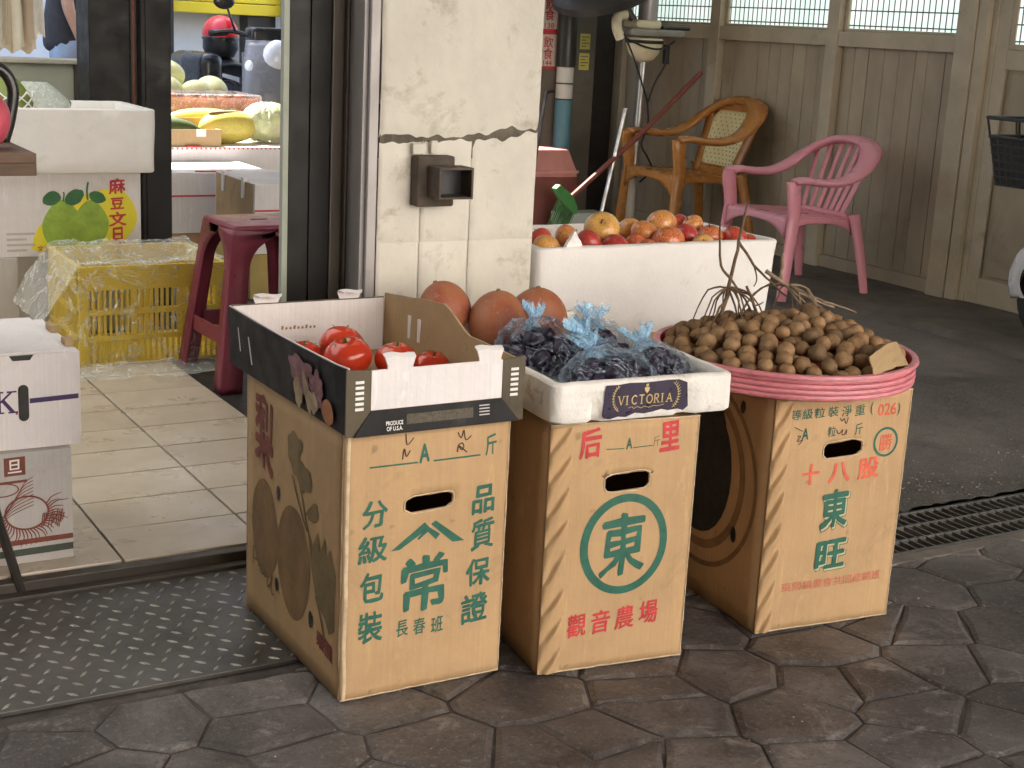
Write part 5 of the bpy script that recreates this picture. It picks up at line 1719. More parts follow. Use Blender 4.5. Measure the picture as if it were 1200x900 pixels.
mb.build('shroud', PM('dusty black hood', (.035, .032, .030), .5, .3, 6, .1, 40, dirt=(.12, .11, .10), dirt_amt=.3), FN, smooth='auto')
mb = MB(); mb.tube([(-.06, 0, 1.29), (-.16, .05, 1.45), (-.26, .1, 1.57)], .022, 10); mb.build('neck', M['dark_steel'], FN, smooth='auto')
mb = MB(); mb.tube([(.03, .0, 1.25), (.03, 0, 1.6), (.03, 0, 2.2)], .055, 14); mb.build('upper_pole', M['stainless'], FN, smooth='auto')
for q, pts in enumerate(([(-.16, -.05, 1.22), (-.11, -.10, 1.08), (-.02, -.08, .92), (.035, -.05, .84), (.05, -.05, .70), (.02, -.04, .60), (.06, -.06, .52), (.10, -.05, .45), (.02, -.05, .38)], [(.14, -.07, 1.17), (.12, -.08, 1.06), (.07, -.06, .95), (.04, -.05, .84)], [(-.16, -.05, 1.20), (-.06, -.115, 1.155), (.06, -.115, 1.145), (.19, -.06, 1.19)])):
    mb = MB(); mb.tube(spline(pts, 5), .0055, 6); mb.build('cable', M['rubber'], FN, smooth=True)
mb = MB(); mb.box(.115, .145, -.085, -.055, 1.06, 1.17, .004); mb.build('plug', M['black'], FN)
ms = thing('mop_stick', 'bare steel mop stick leaning beside the fan pole', 'stick', (4.63, 6.9, -.006))
mb = MB(); mb.tube([(-.045, 0, .0), (.0, 0, .225), (.113, 0, .785)], .013, 8); mb.build('shaft', M['steel'], ms, smooth='auto')
mb = MB(); mb.tube([(.112, 0, .783), (.1185, 0, .812)], .0145, 8); mb.build('end_cap', M['stainless'], ms, smooth='auto')
br = thing('broom', 'broom with a long red brown stick and green brush head leaning by the dustpan', 'broom', (4.36, 6.88, 0))
mb = MB(); mb.tube([(.03, 0, .30), (.50, .03, .65), (.93, .06, 1.015)], .0155, 8); mb.build('stick', PM('red brown varnished stick', (.20, .055, .04), .45, .15, 12), br, smooth='auto')
mb = MB(); mb.prism([(-.075, .36), (-.045, .385), (.05, .315), (.085, .245), (.075, .215), (.045, .225), (-.02, .285)], .05); mb.build('brush_head', PM('green plastic', (.05, .20, .05), .45, .15, 12, dirt=(.04, .08, .03)), br, loc=(0, -.025, 0), bev=.006)
mb = MB()
for k in range(44):
    f = (k % 11) / 10; yy = -.018 + .012 * (k // 11)
    x, z = -.035 + .10 * f, .285 - .065 * f + .01
    mb.tube([(x, yy, z), (x - .055 + rnd.uniform(-.01, .01), yy + rnd.uniform(-.01, .01), z - .14)], .0022, 4)
o = mb.build('bristles', PM('green bristles', (.06, .16, .05), .7, .2, 20), br); o['kind'] = 'stuff'
dp = thing('dustpan', 'upright pink plastic dustpan with a thin black handle rod, behind the column', 'dustpan', (4.40, 7.08, 0))
mb = MB(); mb.prism([(-.21, .13), (.17, .13), (.165, .43), (.10, .555), (-.13, .555), (-.21, .43)], .20)
mb.build('pan_hood', PM('dull pink plastic', (.50, .22, .20), .5, .1, 8, dirt=(.25, .12, .1), dirt_amt=.4), dp, bev=.008)
mb = MB(); mb.box(-.215, .172, -.010, .215, .42, .436, .004); mb.build('pan_lip', PM('pink plastic lip', (.55, .27, .25), .45, .1, 8), dp)
mb = MB(); mb.box(-.20, .165, -.012, -.0005, .01, .40, .003); mb.build('pan_mouth', PM('dark red plastic', (.16, .045, .04), .5, .15, 8), dp)
mb = MB(); mb.tube(spline([(-.16, -.03, .36), (-.13, -.035, .6), (-.10, -.035, .84), (-.085, -.03, .875), (-.04, -.03, .88)], 4), .009, 8); mb.build('handle_rod', M['black'], dp, smooth='auto')
tag(MB().box(4.37, 4.66, 6.90, 7.03, -.006, .215, .004).build('grey_box', PM('pale blue grey box', (.36, .40, .38), .6, .08, 8), None), 'pale grey box whose edge shows behind the foam box of apples', 'box')

# ------------------------------------------------------------------ scooters
M['s_black'] = gloss_plastic('black scooter paint', (.020, .020, .022), .25, .1)
M['s_grey'] = gloss_plastic('grey scooter paint', (.17, .17, .175), .30, .1)
M['s_white'] = gloss_plastic('white scooter paint', (.72, .72, .73), .25, .04)
M['s_lens'] = gloss_plastic('clear lamp lens', (.78, .80, .83), .08, .25)
M['chrome'] = PM('chrome', (.6, .6, .6), .15, .05, 9, 0, metal=1)
M['vinyl'] = PM('black seat vinyl', (.022, .021, .020), .42, .2, 9, .25, 120)
def scooter(label, loc, rz, body, fend, basket=False):
    t = thing('motor_scooter', label, 'scooter', loc, rz)
    for x, nm in ((.62, 'front_wheel'), (-.62, 'rear_wheel')):
        mb = MB(); rot = Matrix.Translation((x, 0, .20)) @ Matrix.Rotation(R(90), 4, 'X')
        mb.lathe([(.135, -.045), (.175, -.05), (.195, -.032), (.20, 0), (.195, .032), (.175, .05), (.135, .045)], 36, mtx=rot)
        wh = mb.build(nm, M['rubber'], t, smooth='auto')
        mb = MB(); mb.lathe([(.0, -.03), (.05, -.035), (.12, -.03), (.136, -.044), (.136, .044), (.12, .03), (.05, .035), (0, .03)], 24, mtx=rot); mb.build('rim', M['dark_steel'], wh, smooth='auto')
    mb = MB()
    def fen(u, v):
        a = R(-12) + u * R(150); r = .222 + .028 * math.sin(math.pi * u)
        w_ = (v * 2 - 1)
        rr_ = r * (1 + .06 * (1 - w_ * w_)) - .085 * abs(w_) ** 3
        return Vector((.62 + rr_ * math.cos(a) * 1.05, w_ * .092 * (1 - .45 * abs(2 * u - 1) ** 3), .22 + rr_ * math.sin(a)))
    mb.grid(fen, 22, 10); mb.build('front_fender', fend, t, smooth=True, thick=.004)
    for sg in (-1, 1):
        mb = MB(); mb.tube([(.62, sg * .07, .20), (.52, sg * .07, .52), (.46, sg * .03, .72)], .017, 8); mb.build('fork_leg', M['s_black'], t, smooth=True)
    # front cover: from the fender up to the lamp, rounded
    def fc(u, v):
        z = .36 + .62 * v
        xc = .56 - .10 * v + .06 * math.sin(math.pi * v)
        hw_ = .13 + .10 * math.sin(math.pi * min(1, .15 + v * .8)) 
        a = (u - .5) * math.pi * .98
        return Vector((xc + .15 * math.cos(a) * (.55 + .45 * math.sin(math.pi * (.2 + .7 * v))) - .06, hw_ * math.sin(a), z))
    mb = MB(); mb.grid(fc, 18, 16); mb.build('front_cover', body, t, smooth=True, thick=.006)
    mb = MB(); mb.grid(lambda u, v: Vector((.44 - .10 * v, (u - .5) * (.36 - .08 * v), .32 + .58 * v)), 8, 8); mb.build('leg_shield', body, t, smooth=True, thick=.01)
    mb = MB(); mb.sphere((.545, 0, .86), 1, 20, 12, sc=(.075, .105, .13)); mb.build('headlight', M['s_lens'], t, smooth=True)
    for sg in (-1, 1):
        mb = MB(); mb.sphere((.50, sg * .175, .80), 1, 14, 8, sc=(.05, .03, .06)); mb.build('turn_lamp', M['s_lens'], t, smooth=True)
    mb = MB(); mb.tube(spline([(.30, -.34, 1.01), (.34, -.22, 1.03), (.40, -.08, 1.0), (.40, .08, 1.0), (.34, .22, 1.03), (.30, .34, 1.01)], 3), .014, 8); mb.build('handlebar', M['s_black'], t, smooth=True)
    mb = MB(); mb.box(.34, .46, -.13, .13, .94, 1.06, .03, seg=3); mb.build('instrument_cowl', M['s_black'], t, smooth='auto')
    for sg in (-1, 1):
        mb = MB(); mb.tube([(.30, sg * .345, 1.01), (.285, sg * .22, 1.02)], .021, 8); mb.build('grip', M['rubber'], t, smooth=True)
        mb = MB(); mb.tube([(.36, sg * .20, 1.03), (.37, sg * .26, 1.17)], .007, 6); mb.sphere((.365, sg * .28, 1.21), 1, 14, 8, sc=(.02, .075, .05)); mb.build('mirror', M['s_black'], t, smooth=True)
    mb = MB(); mb.box(-.12, .42, -.16, .16, .27, .33, .02); mb.build('floorboard', M['s_black'], t)
    def tail(u, v):
        x = -.10 - .78 * u
        hw_ = .17 - .06 * u + .03 * math.sin(math.pi * u)
        z0 = .34 + .28 * u ** 1.4
        z1 = .70 + .06 * u
        a = v * math.pi
        return Vector((x, -hw_ * math.cos(a), z0 + (z1 - z0) * (math.sin(a) ** .5)))
    mb = MB(); mb.grid(tail, 16, 16); mb.build('tail_body', body, t, smooth=True, thick=.006)
    def seat(u, v):
        x = -.06 - .74 * u
        a = v * math.pi
        hw_ = .15 + .02 * math.sin(math.pi * u) - .04 * (u > .9)
        h = .10 + .03 * math.sin(math.pi * 1.6 * u) + .05 * u
        return Vector((x, -hw_ * math.cos(a), .70 + .04 * u + h * math.sin(a) ** .6))
    mb = MB(); mb.grid(seat, 16, 14); mb.build('saddle', M['vinyl'], t, smooth=True, thick=.01)
    mb = MB(); mb.box(-.72, -.30, -.12, .12, .18, .42, .04); mb.build('engine', M['dark_steel'], t)
    mb = MB(); mb.tube(spline([(-.10, -.13, .22), (-.4, -.17, .20), (-.85, -.18, .26)], 4), [.03] * 4 + [.05] * 5, 10); mb.build('exhaust', M['steel'], t, smooth=True)
    mb = MB(); mb.tube([(-.15, .10, .25), (-.05, .20, .0)], .012, 6); mb.build('side_stand', M['steel'], t)
    if basket:
        mb = MB()
        x0, x1, z0, z1 = .64, .965, .655, .93
        def bx(u, k):  # tapered basket outline at height fraction k
            ins = .045 * (1 - k)
            pts = [(x0 + ins, -.18 + ins), (x1 - ins, -.18 + ins), (x1 - ins, .18 - ins), (x0 + ins, .18 - ins)]
            i = int(u * 4) % 4; f = u * 4 - int(u * 4)
            a, b = pts[i], pts[(i + 1) % 4]
            return Vector((a[0] + (b[0] - a[0]) * f, a[1] + (b[1] - a[1]) * f, z0 + (z1 - z0) * k))
        for k in (0.0, .12, .24, .36, .48, .60, .72, 1.0):
            mb.tube([bx(q / 40, k) for q in range(40)] + [bx(0, k)], .0075 if k in (.72, 1.0) else .0045, 6)
        for q in range(32):
            mb.tube([bx(q / 32, 0), bx(q / 32, .72)], .003, 4)
            if q % 4 == 0: mb.tube([bx(q / 32, .72), bx(q / 32, 1)], .005, 5)
        bo = mb.build('front_basket', M['black'], t)
        mb = MB(); mb.box(x0 + .05, x1 - .05, -.13, .13, z0 - .003, z0 + .012); 
        mb.grid(lambda u, v: bx(u * .99999, v * .70) * 1.0 + Vector((0, 0, 0)), 40, 1); mb.build('basket_mesh', M['black'], bo)
        mb = MB(); mb.tube([(.48, 0, .95), (.66, 0, .90)], .012, 6); mb.build('basket_bracket', M['black'], t)
    return t
scooter('motor scooter with white front fender and black wire basket at the right edge', (5.03, 3.375, .03), R(92), M['s_white'], M['s_white'], basket=True)
scooter('dark grey motor scooter with big headlight and a red helmet on its seat', (3.62, 10.19, -.02), R(-82), M['s_grey'], M['s_white']).scale = (1.08, 1.08, 1.08)
hm = thing('helmet', 'red open face helmet with black edge lying on the scooter seat', 'helmet', (3.585, 10.44, .955), R(-82))
mb = MB(); mb.sphere((0, 0, .10), .135, 24, 14, sc=(1.1, .95, 1.0), fn=lambda p: Vector((p.x, p.y, max(p.z, -.25)))); mb.build('shell', gloss_plastic('red helmet paint', (.62, .02, .025), .2), hm, smooth='auto')
mb = MB(); mb.lathe([(.128, .060), (.1375, .062), (.1375, .080), (.130, .086)], 28, ell=(1.1, .95)); mb.build('black_edge', M['s_black'], hm, smooth='auto')
mb = MB(); mb.lathe([(0, -.06), (.10, -.06), (.13, .0), (.13, .062), (.0, .064)], 24, ell=(1.1, .95)); mb.build('lining', M['black'], hm, smooth='auto')
tag(MB().box(-.22, .20, -.09, .09, 0, .33, .085, seg=5).build('tail_box', M['s_black'], None, smooth='auto', loc=(3.43, 10.40, .60), rot=(0, 0, R(-82))), 'rounded black tail box behind the scooter seat', 'tail box')

# ------------------------------------------------------------------ left edge: cartons, crate, stool, display stand
kc = thing('lidded_carton', 'white lidded carton with a purple line and letter K at the left edge', 'carton', (.30, 3.155, .288), 0)
KW, KD, KH = .463, .36, .212
MB().box(0, KW, 0, KD, 0, KH, .002).build('carton_body', M['card_white'], kc)
MB().box(.004, KW - .03, -.001, KD, KH + .0005, KH + .006, .001).build('lid_panel', M['card_white'], kc)
MB().box(KW - .020, KW - .002, .05, .09, KH + .0005, KH + .016, .003).build('torn_tab', M['card_in'], kc); MB().box(KW - .018, KW - .002, .20, .25, KH + .0005, KH + .018, .003).build('torn_tab', M['card_in'], kc)
kp = lambda x, z: Vector((x, -.0008, z)); kp2 = lambda x, z: Vector((x, -.0014, z))
flat_print('purple_line', [([(.353, .103), (.458, .106), (.458, .117), (.353, .114)], [(0, 1, 2, 3)])], kp, M['ink_purple'], kc)
flat_print('lettering', serif_text('K', .284, .086, .042, .046, .008, .0), kp, M['ink_purple'], kc)
flat_print('red_dot', [disc2d(.325, .082, .0025, .0025, 8)], kp, M['ink_red'], kc)
sl_ = []
for cz, hh2 in ((.105, .030),):
    sl_.append(ribbon([(.340, .075), (.340, .135)], .022)); sl_.append(disc2d(.340, .075, .011, .011, 14)); sl_.append(disc2d(.340, .135, .011, .011, 14))
sl_.append(([(.312, .2115), (.364, .2115), (.356, .200), (.320, .200)], [(0, 1, 2, 3)]))
flat_print('hand_slot', sl_[:3], kp2, M['ink_black'], kc); flat_print('notch', [sl_[3]], kp2, M['ink_black'], kc)
dc = thing('printed_carton', 'pale carton with a dark red dragon fruit drawing, under the white lidded carton', 'carton', (.30, 3.135, .0305), 0)
DW, DD, DH = .435, .36, .2565
MB().box(0, DW, 0, DD, 0, DH, .002).build('carton_body', M['card_grey'], dc)
dpm = lambda x, z: Vector((x, -.0008, z)); dp2 = lambda x, z: Vector((x, -.0014, z))
flat_print('red_band', [([(0, .040), (DW - .001, .046), (DW - .001, .058), (0, .052)], [(0, 1, 2, 3)])], dpm, M['ink_dkred'], dc)
flat_print('green_band', [([(0, .014), (DW - .001, .020), (DW - .001, .036), (0, .030)], [(0, 1, 2, 3)])], dpm, PM('dull green print', (.06, .075, .06), .7), dc)
flat_print('red_square', [([(.290, .205), (.335, .206), (.335, .248), (.290, .247)], [(0, 1, 2, 3)]), ribbon([(.26, .190), (.338, .192)], .006)], dpm, M['ink_dkred'], dc)
flat_print('lettering', [text2d('旦', .312, .227, .030, .030, .02)], dp2, M['ink_white'], dc)
dr_ = []
rr = random.Random(8)
for k in range(26):     # feathery scales and flesh of the drawn fruit
    a = -2.9 + 3.3 * k / 25
    bx_, bz_ = .335 + .045 * math.cos(a), .118 + .038 * math.sin(a)
    L_ = .030 + .02 * rr.random()
    dr_.append(ribbon(smooth2d([(bx_, bz_), (bx_ + L_ * .5 * math.cos(a + .5), bz_ + L_ * .5 * math.sin(a + .5)), (bx_ + L_ * math.cos(a + .2), bz_ + L_ * math.sin(a + .2))]), [.0035, .003, .003, .0028, .0026, .0022, .002, .0016, .001]))
for k in range(9):
    dr_.append(ribbon(smooth2d([(.262 + .006 * k, .085 + .008 * k), (.30 + .004 * k, .115 + .009 * k), (.35, .135 + .008 * k)]), .0018))
dr_.append(ring2d(.335, .118, .048, .040, .004)); dr_.append(ring2d(.285, .175, .035, .016, .003))
for k in range(14):
    dr_.append(ribbon([(.365 + .0035 * k, .075 + .02 * rr.random()), (.37 + .0035 * k, .10 + .02 * rr.random())], .0022))
flat_print('dragon_fruit_drawing', dr_, dpm, M['ink_dkred'], dc)

pc = thing('pomelo_carton', 'white carton printed with two green pomelos on yellow and red 麻豆文旦', 'carton', (.90, 5.40, .331), 0)
PW, PD, PH = .645, .40, .304
MB().box(0, PW, 0, PD, 0, PH, .003).build('carton_body', M['card_white'], pc)
pm = lambda k: (lambda x, z: Vector((x, -.0008 - .0006 * k, z)))
yel = smooth2d([(.24, .03), (.27, .11), (.36, .185), (.47, .235), (.56, .243), (.61, .20), (.63, .13), (.60, .07), (.54, .025), (.42, .012), (.30, .012), (.24, .03)], 4)
flat_print('yellow_print', [(yel[:-1], [tuple(range(len(yel) - 1))])], pm(0), M['ink_yellow'], pc)
def pomelo2d(cx, cz, r, h):
    ps = []
    for k in range(40):
        a = 2 * math.pi * k / 40
        x = r * math.sin(a) * (1 - .28 * max(0, math.cos(a)) ** 1.3)
        ps.append((cx + x, cz + h * math.cos(a)))
    return ps, [tuple(range(40))]
flat_print('pomelo_print', [pomelo2d(.458, .118, .066, .086)], pm(1), M['ink_pomelo'], pc)
flat_print('pomelo_print', [pomelo2d(.355, .112, .074, .094)], pm(2), M['ink_pomelo'], pc)
flat_print('leaf_print', [disc2d(.318, .212, .034, .024, 24, .15, 1, .35), disc2d(.398, .215, .038, .026, 24, .15, 2, .6), disc2d(.482, .214, .032, .020, 24, .15, 5, -.4), ribbon(smooth2d([(.358, .20), (.362, .225), (.360, .235)]), .005), ribbon(smooth2d([(.447, .205), (.445, .24), (.45, .27)]), .007)], pm(3), M['ink_leaf'], pc)
words(pc, pm(3), [('麻', .556, .255, .062, .058), ('豆', .556, .190, .050, .044), ('文', .556, .132, .066, .054), ('旦', .556, .068, .056, .066)], M['ink_red'], bold=.03, brush=.02)
words(pc, pm(1), [('文旦', .285, .030, .044, .020)], M['ink_red'], bold=.02)
flat_print('small_print', [ribbon([(.155, .085 - .020 * q), (.255 - .03 * (q % 2), .085 - .020 * q)], .008) for q in range(4)], pm(1), M['card_grey'], pc)
fb2 = thing('foam_box', 'dented white foam box on top of the pomelo carton', 'foam box', (.86, 5.36, .637), 0)
foam_box(fb2, .735, .46, .232, .03, M['foam'], seed=9, floor_z=.14, lean=.004, wob=.003)
gs = tag(MB().box(0, .19, 0, .40, 0, .30, .004).build('grey_carton', M['card_grey'], None, loc=(.90, 5.39, .0305)), 'plain grey carton under the left end of the pomelo carton', 'carton')
gs2 = tag(MB().box(0, .43, 0, .36, 0, .30, .004).build('grey_carton', M['card_grey'], None, loc=(1.095, 5.43, .0305)), 'plain grey carton under the right end of the pomelo carton, behind the yellow crate', 'carton')
# bagged pomelo on the foam box
M['pomelo'] = PM('green pomelo rind', (.20, .25, .05), .5, .25, 20, .25, 160, dirt=(.35, .26, .05), dirt_amt=.45, ds=9)
pg = thing('pomelo', 'green and yellow pomelo in a white net on the dented foam box', 'pomelo', (1.10, 5.50, .80))
mb = MB(); mb.sphere((0, 0, .07), .085, 22, 14, sc=(1, 1, 1.25), fn=lambda p: Vector((p.x * (1 - .35 * max(0, p.z)), p.y * (1 - .35 * max(0, p.z)), p.z))); mb.build('rind', M['pomelo'], pg, smooth=True)
mb = MB()
for k in range(10):
    for sg in (-1, 1):
        pts = []
        for q in range(9):
            v = q / 8; a = k * .6283 + sg * v * 1.6; z = -.02 + .10 * v
            r = .086 * math.cos((z - .03) / .13)
            pts.append((r * 1.02 * math.cos(a), r * 1.02 * math.sin(a), z + .04))
        mb.tube(pts, .003, 4)
mb.build('net', M['foam'], pg)
tag(MB().grid(lambda u, v: Vector(((.11 + .05 * v) * math.cos(u * 6.283) * (1 - .75 * v ** 2.5) * (1 + .2 * noise.noise(Vector((u * 9, v * 3, 0)))), .10 * math.sin(u * 6.283) * (1 - .75 * v ** 2.5), .15 * v)), 30, 10).build('plastic_bag', glass_like('white plastic bag', (.75, .82, .76), .6, .3, .8, 30), None, smooth=True, loc=(1.21, 5.58, .80)), 'crumpled white plastic bag beside the netted pomelo', 'plastic bag')

# display stand cut by the left edge
ds_ = thing('display_stand', 'wooden topped display stand with black leg at the left edge of the photo', 'stand', (.30, 2.98, .0))
mb = MB(); mb.box(.0, .345, 0, .40, .905, .930, .002); mb.build('shelf_board', wood_like('brown board', (.13, .075, .04), (.06, .034, .018), 9, (1, 8, 8)), ds_)
mb = MB(); mb.box(.0, .345, 0, .40, .930, .9495, .002); mb.build('top_board', wood_like('brown board top', (.17, .10, .055), (.08, .045, .025), 9, (1, 8, 8)), ds_)
for pts in ([(.30, .06, .0), (.255, .06, .18), (.10, .10, .904)], [(.02, .06, .0), (.05, .10, .904)], [(.30, .38, 0.03), (.12, .36, .904)]):
    mb = MB(); mb.tube(pts, .013, 8, flat=.8); mb.build('leg', M['dark_steel'], ds_)
pr_ = thing('mango', 'pink red mango lying on the wooden stand, cut by the left edge', 'mango', (.575, 3.10, 1.000))
pr_.rotation_euler = (0, .3, 0)
mb = MB(); mb.sphere((0, 0, 0), .056, 22, 16, sc=(.80, .95, 1.05)); mb.build('skin', PM('pink mango skin', (.46, .075, .11), .4, .25, 8, .05, 90), pr_, smooth=True)
hd = thing('bag_handle', 'black curved carrying handle standing on the wooden stand at the left edge', 'handle', (.600, 3.22, .950))
mb = MB(); mb.tube(spline([(-.10, 0, .0), (-.095, 0, .10), (-.06, 0, .155), (.02, 0, .155), (.052, 0, .115), (.045, 0, .05), (.03, 0, .0)], 4), .0125, 10); mb.build('grip_tube', PM('glossy black tube', (.02, .02, .02), .2), hd, smooth=True)

# yellow crate with clear film
YX0, YX1, YY0, YY1, YH = 1.182, 1.694, 4.885, 5.345, .345
cr = thing('plastic_crate', 'yellow slotted plastic crate with clear film draped over it', 'crate', (YX0, YY0, .031))
YW, YD = YX1 - YX0, YY1 - YY0
def slotted(fn, L_, nm):
    """a crate wall: rails and bars around three rows of real slots; fn maps (along, height) to a point of the wall plane"""
    ax, ori = fn
    mb = MB()
    def B(a0, a1, z0, z1, tk=.008):
        if ax == 'x': mb.box(a0, a1, ori, ori + tk, z0, z1, .001)
        else: mb.box(ori, ori + tk, a0, a1, z0, z1, .001)
    rows = [(.012, .085), (.105, .175), (.195, .262)]
    B(0.009, L_ - .009, 0, .011); B(.009, L_ - .009, .086, .104); B(.009, L_ - .009, .176, .194); B(.009, L_ - .009, .263, .312)
    B(.009, L_ - .009, .3125, YH, .018)
    mb.build(nm, M['yellowpl'], cr)
    for (z0, z1) in rows:
        n = int(L_ / .020)
        m2 = MB()
        for k in range(n + 1):
            a = .009 + (L_ - .018) * k / n
            wd = .020 if k % 9 == 0 else .0085
            a0, a1 = max(.0095, a - wd / 2), min(L_ - .0095, a + wd / 2)
            if ax == 'x': m2.box(a0, a1, ori + .001, ori + .007, z0, z1)
            else: m2.box(ori + .001, ori + .007, a0, a1, z0, z1)
        m2.build('slat_row', M['yellowpl'], cr)
slotted(('x', 0), YW, 'front_wall'); slotted(('x', YD - .008), YW, 'rear_wall')
slotted(('y', 0), YD, 'side_wall'); slotted(('y', YW - .008), YD, 'side_wall')
for x in (0, YW - .03):
    for y in (0, YD - .03):
        mb = MB(); mb.box(x, x + .03, y - .001, y + .03, .0, YH - .001, .004); mb.build('corner_post', M['yellowpl'], cr)
MB().box(.01, YW - .01, .01, YD - .01, .002, .01).build('bottom', M['yellowpl'], cr)
def film(u, v):
    # a loose sheet: over the top, down the front, spilling past the left side
    x = -.13 + (YW + .19) * u
    s_ = v * 1.02
    if s_ < .46: y, z = YD - .02 - s_ * .98, YH + .012
    elif s_ < .80: y, z = -.012 - .05 * (s_ - .46), YH + .012 - (s_ - .46)
    else: y, z = -.03 - (s_ - .80) * .9, max(.012, YH + .012 - .34 - (s_ - .8) * .08)
    if x < 0: z -= min(z - .01, (-x) * 1.6); 
    if x > YW: z -= min(z - .01, (x - YW) * 3.5)
    n1 = noise.noise(Vector((x * 7, s_ * 6, 0))); n2 = noise.noise(Vector((x * 19, s_ * 15, 5))); n3 = noise.noise(Vector((x * 44, s_ * 40, 5)))
    k = .022 * n1 + .012 * n2 + .005 * n3
    if s_ < .46:
        dip = .05 * math.sin(math.pi * min(1, max(0, x / YW))) * math.sin(math.pi * min(1, s_ / .46))
        return Vector((x, y, z + abs(k) - dip + .004))
    return Vector((x + n2 * .01, y - abs(k) - .004, max(.006, z + .01 * n2)))
tag(MB().grid(film, 70, 110).build('plastic_sheet', M['film'], None, smooth=True, loc=(YX0, YY0, .031)), 'crumpled clear plastic sheet draped over the yellow crate', 'plastic sheet')

# maroon stool
def stool(label, loc, rz):
    t = thing('plastic_stool', label, 'stool', loc, rz)
    H_ = .545
    mb = MB()
    mb.box(-.145, .145, -.145, .145, H_ - .022, H_, .012, seg=3); mb.build('seat', M['maroon'], t, smooth='auto')
    mb = MB(); mb.box(-.03, .03, -.008, .008, H_ + .0002, H_ + .0012, 0); mb.build('seat_hole', M['ink_black'], t)
    for ax in range(4):
        def wall(u, v):
            # arched opening: two legs joined by an arch under the seat
            z = (H_ - .012) * v
            spread = .142 + .075 * (1 - v)
            a = (u * 2 - 1)
            return a, z, spread
        mb = MB(); t_ = bmesh.new()
        Mx = Matrix.Rotation(ax * math.pi / 2, 4, 'Z')
        nv = 26
        L_, Q = [], []
        for sg in (-1, 1):
            rows = []
            for j in range(nv + 1):
                v = j / nv; z = (H_ - .012) * v
                sp_ = .142 + .070 * (1 - v)
                out = sp_
                wl_ = .058 + .012 * (1 - v)
                op = sp_ - wl_
                zt = .40
                if z > zt:
                    q = (z - zt) / (H_ - .045 - zt)
                    op = 0 if q >= 1 else op * math.sqrt(max(0, 1 - q * q))
                rows.append((sg * out, sg * op, z, -sp_))
            for j in range(nv):
                a, b = rows[j], rows[j + 1]
                vs = [t_.verts.new(Mx @ Vector((p[0], p[3], p[2]))) for p in (a, b)] + [t_.verts.new(Mx @ Vector((p[1], p[3], p[2]))) for p in (b, a)]
                t_.faces.new(vs)
        bmesh.ops.remove_doubles(t_, verts=t_.verts, dist=.0004)
        mb.add(t_); mb.build('leg_wall', M['maroon'], t, smooth='auto', thick=.006)
        mb = MB(); zb = .175; sp_ = .142 + .070 * (1 - zb / H_)
        mb.box(-sp_ + .06, sp_ - .06, -sp_ + .003, -sp_ + .010, zb - .025, zb + .03, .003)
        o = mb.build('cross_brace', M['maroon'], t); o.rotation_euler = (0, 0, ax * math.pi / 2)
    return t
stool('dark maroon plastic stool with arched openings, beside the yellow crate', (1.735, 4.66, .013), R(2))

# ------------------------------------------------------------------ goods outside the shop's side door
def lidded_box(name, label, x, y, z, W_, D_, H_, mats, slot=True):
    t = thing(name, label, 'carton', (x, y, z))
    MB().box(0, W_, 0, D_, 0, H_, .003).build('carton_body', mats[0], t)
    MB().box(-.004, -.0005, .02, D_ - .02, H_ * .25, H_ + .004, .001).build('end_panel', mats[1], t)
    for k in (.22, .72): MB().box(-.012, .012, D_ * k, D_ * k + .03, H_ - .07, H_ + .022, .003).build('corner_tab', M['card_white'], t)
    MB().box(.001, W_ - .001, -.002, -.0005, H_ * .62, H_ * .62 + .008).build('red_tape', M['ink_red'], t)
    MB().box(.002, W_ - .002, .004, D_ - .002, H_ + .0003, H_ + .006, .001).build('lid_panel', M['card_white'], t)
    if slot:
        mb = MB(); mb.box(W_ * .28, W_ * .62, .03, .05, H_ + .0063, H_ + .012, .002); mb.build('red_handle', M['ink_red'], t)
    return t
lidded_box('white_carton', 'white fruit carton with brown end panel, nearest the side door behind the stool', 2.215, 6.00, .205, .50, .52, .300, (M['card_white'], M['card_in']))
lidded_box('white_carton', 'white fruit carton with brown end panel, lower left behind the nearest one', 2.02, 6.62, .21, .52, .50, .275, (M['card_white'], M['card_in']))
tag(MB().box(0, .55, 0, .5, 0, .20, .003).build('yellow_carton', PM('yellow brown carton', (.40, .30, .10), .7, .15, 6), None, loc=(2.2, 6.01, .004)), 'yellow brown carton under the nearest white one', 'carton')
tag(MB().box(0, .55, 0, .5, 0, .205, .003).build('brown_carton', M['card'], None, loc=(2.02, 6.63, .004)), 'brown carton under the farther white one, in the dark', 'carton')
fl = thing('flat_carton', 'long pale pink flat carton with a saw tooth red edge carrying the cut fruit', 'carton', (2.00, 7.16, .004))
MB().box(0, .95, 0, .62, 0, .555, .004).build('carton_body', M['card_white'], fl)
mb = MB()
for k in range(38): mb.faces([(.01 + k * .0245, -.001, .552), (.022 + k * .0245, -.001, .552), (.016 + k * .0245, -.001, .540)], [(0, 1, 2)])
mb.build('saw_tooth_edge', M['ink_red'], fl)
mb = MB(); mb.box(.28, .36, -.004, .02, .5555, .562, .002); mb.box(.78, .86, -.004, .02, .5555, .562, .002); mb.build('red_handle', M['ink_red'], fl)
bt = thing('brown_tray', 'low brown cardboard tray of green vegetables left of the papaya', 'tray', (2.14, 7.18, .5595))
mb = MB(); mb.box(0, .33, 0, .006, 0, .085); mb.build('front_panel', M['card_in'], bt)
mb = MB(); mb.box(0, .006, .007, .30, 0, .10); mb.box(.324, .33, .007, .30, 0, .085); mb.build('side_panel', M['card_in'], bt)
mb = MB(); mb.box(0, .33, .301, .307, 0, .12); mb.build('back_panel', M['card_in'], bt)
mb = MB(); mb.box(.007, .323, .0065, .30, .0, .006); mb.build('floor_panel', M['card_in'], bt)
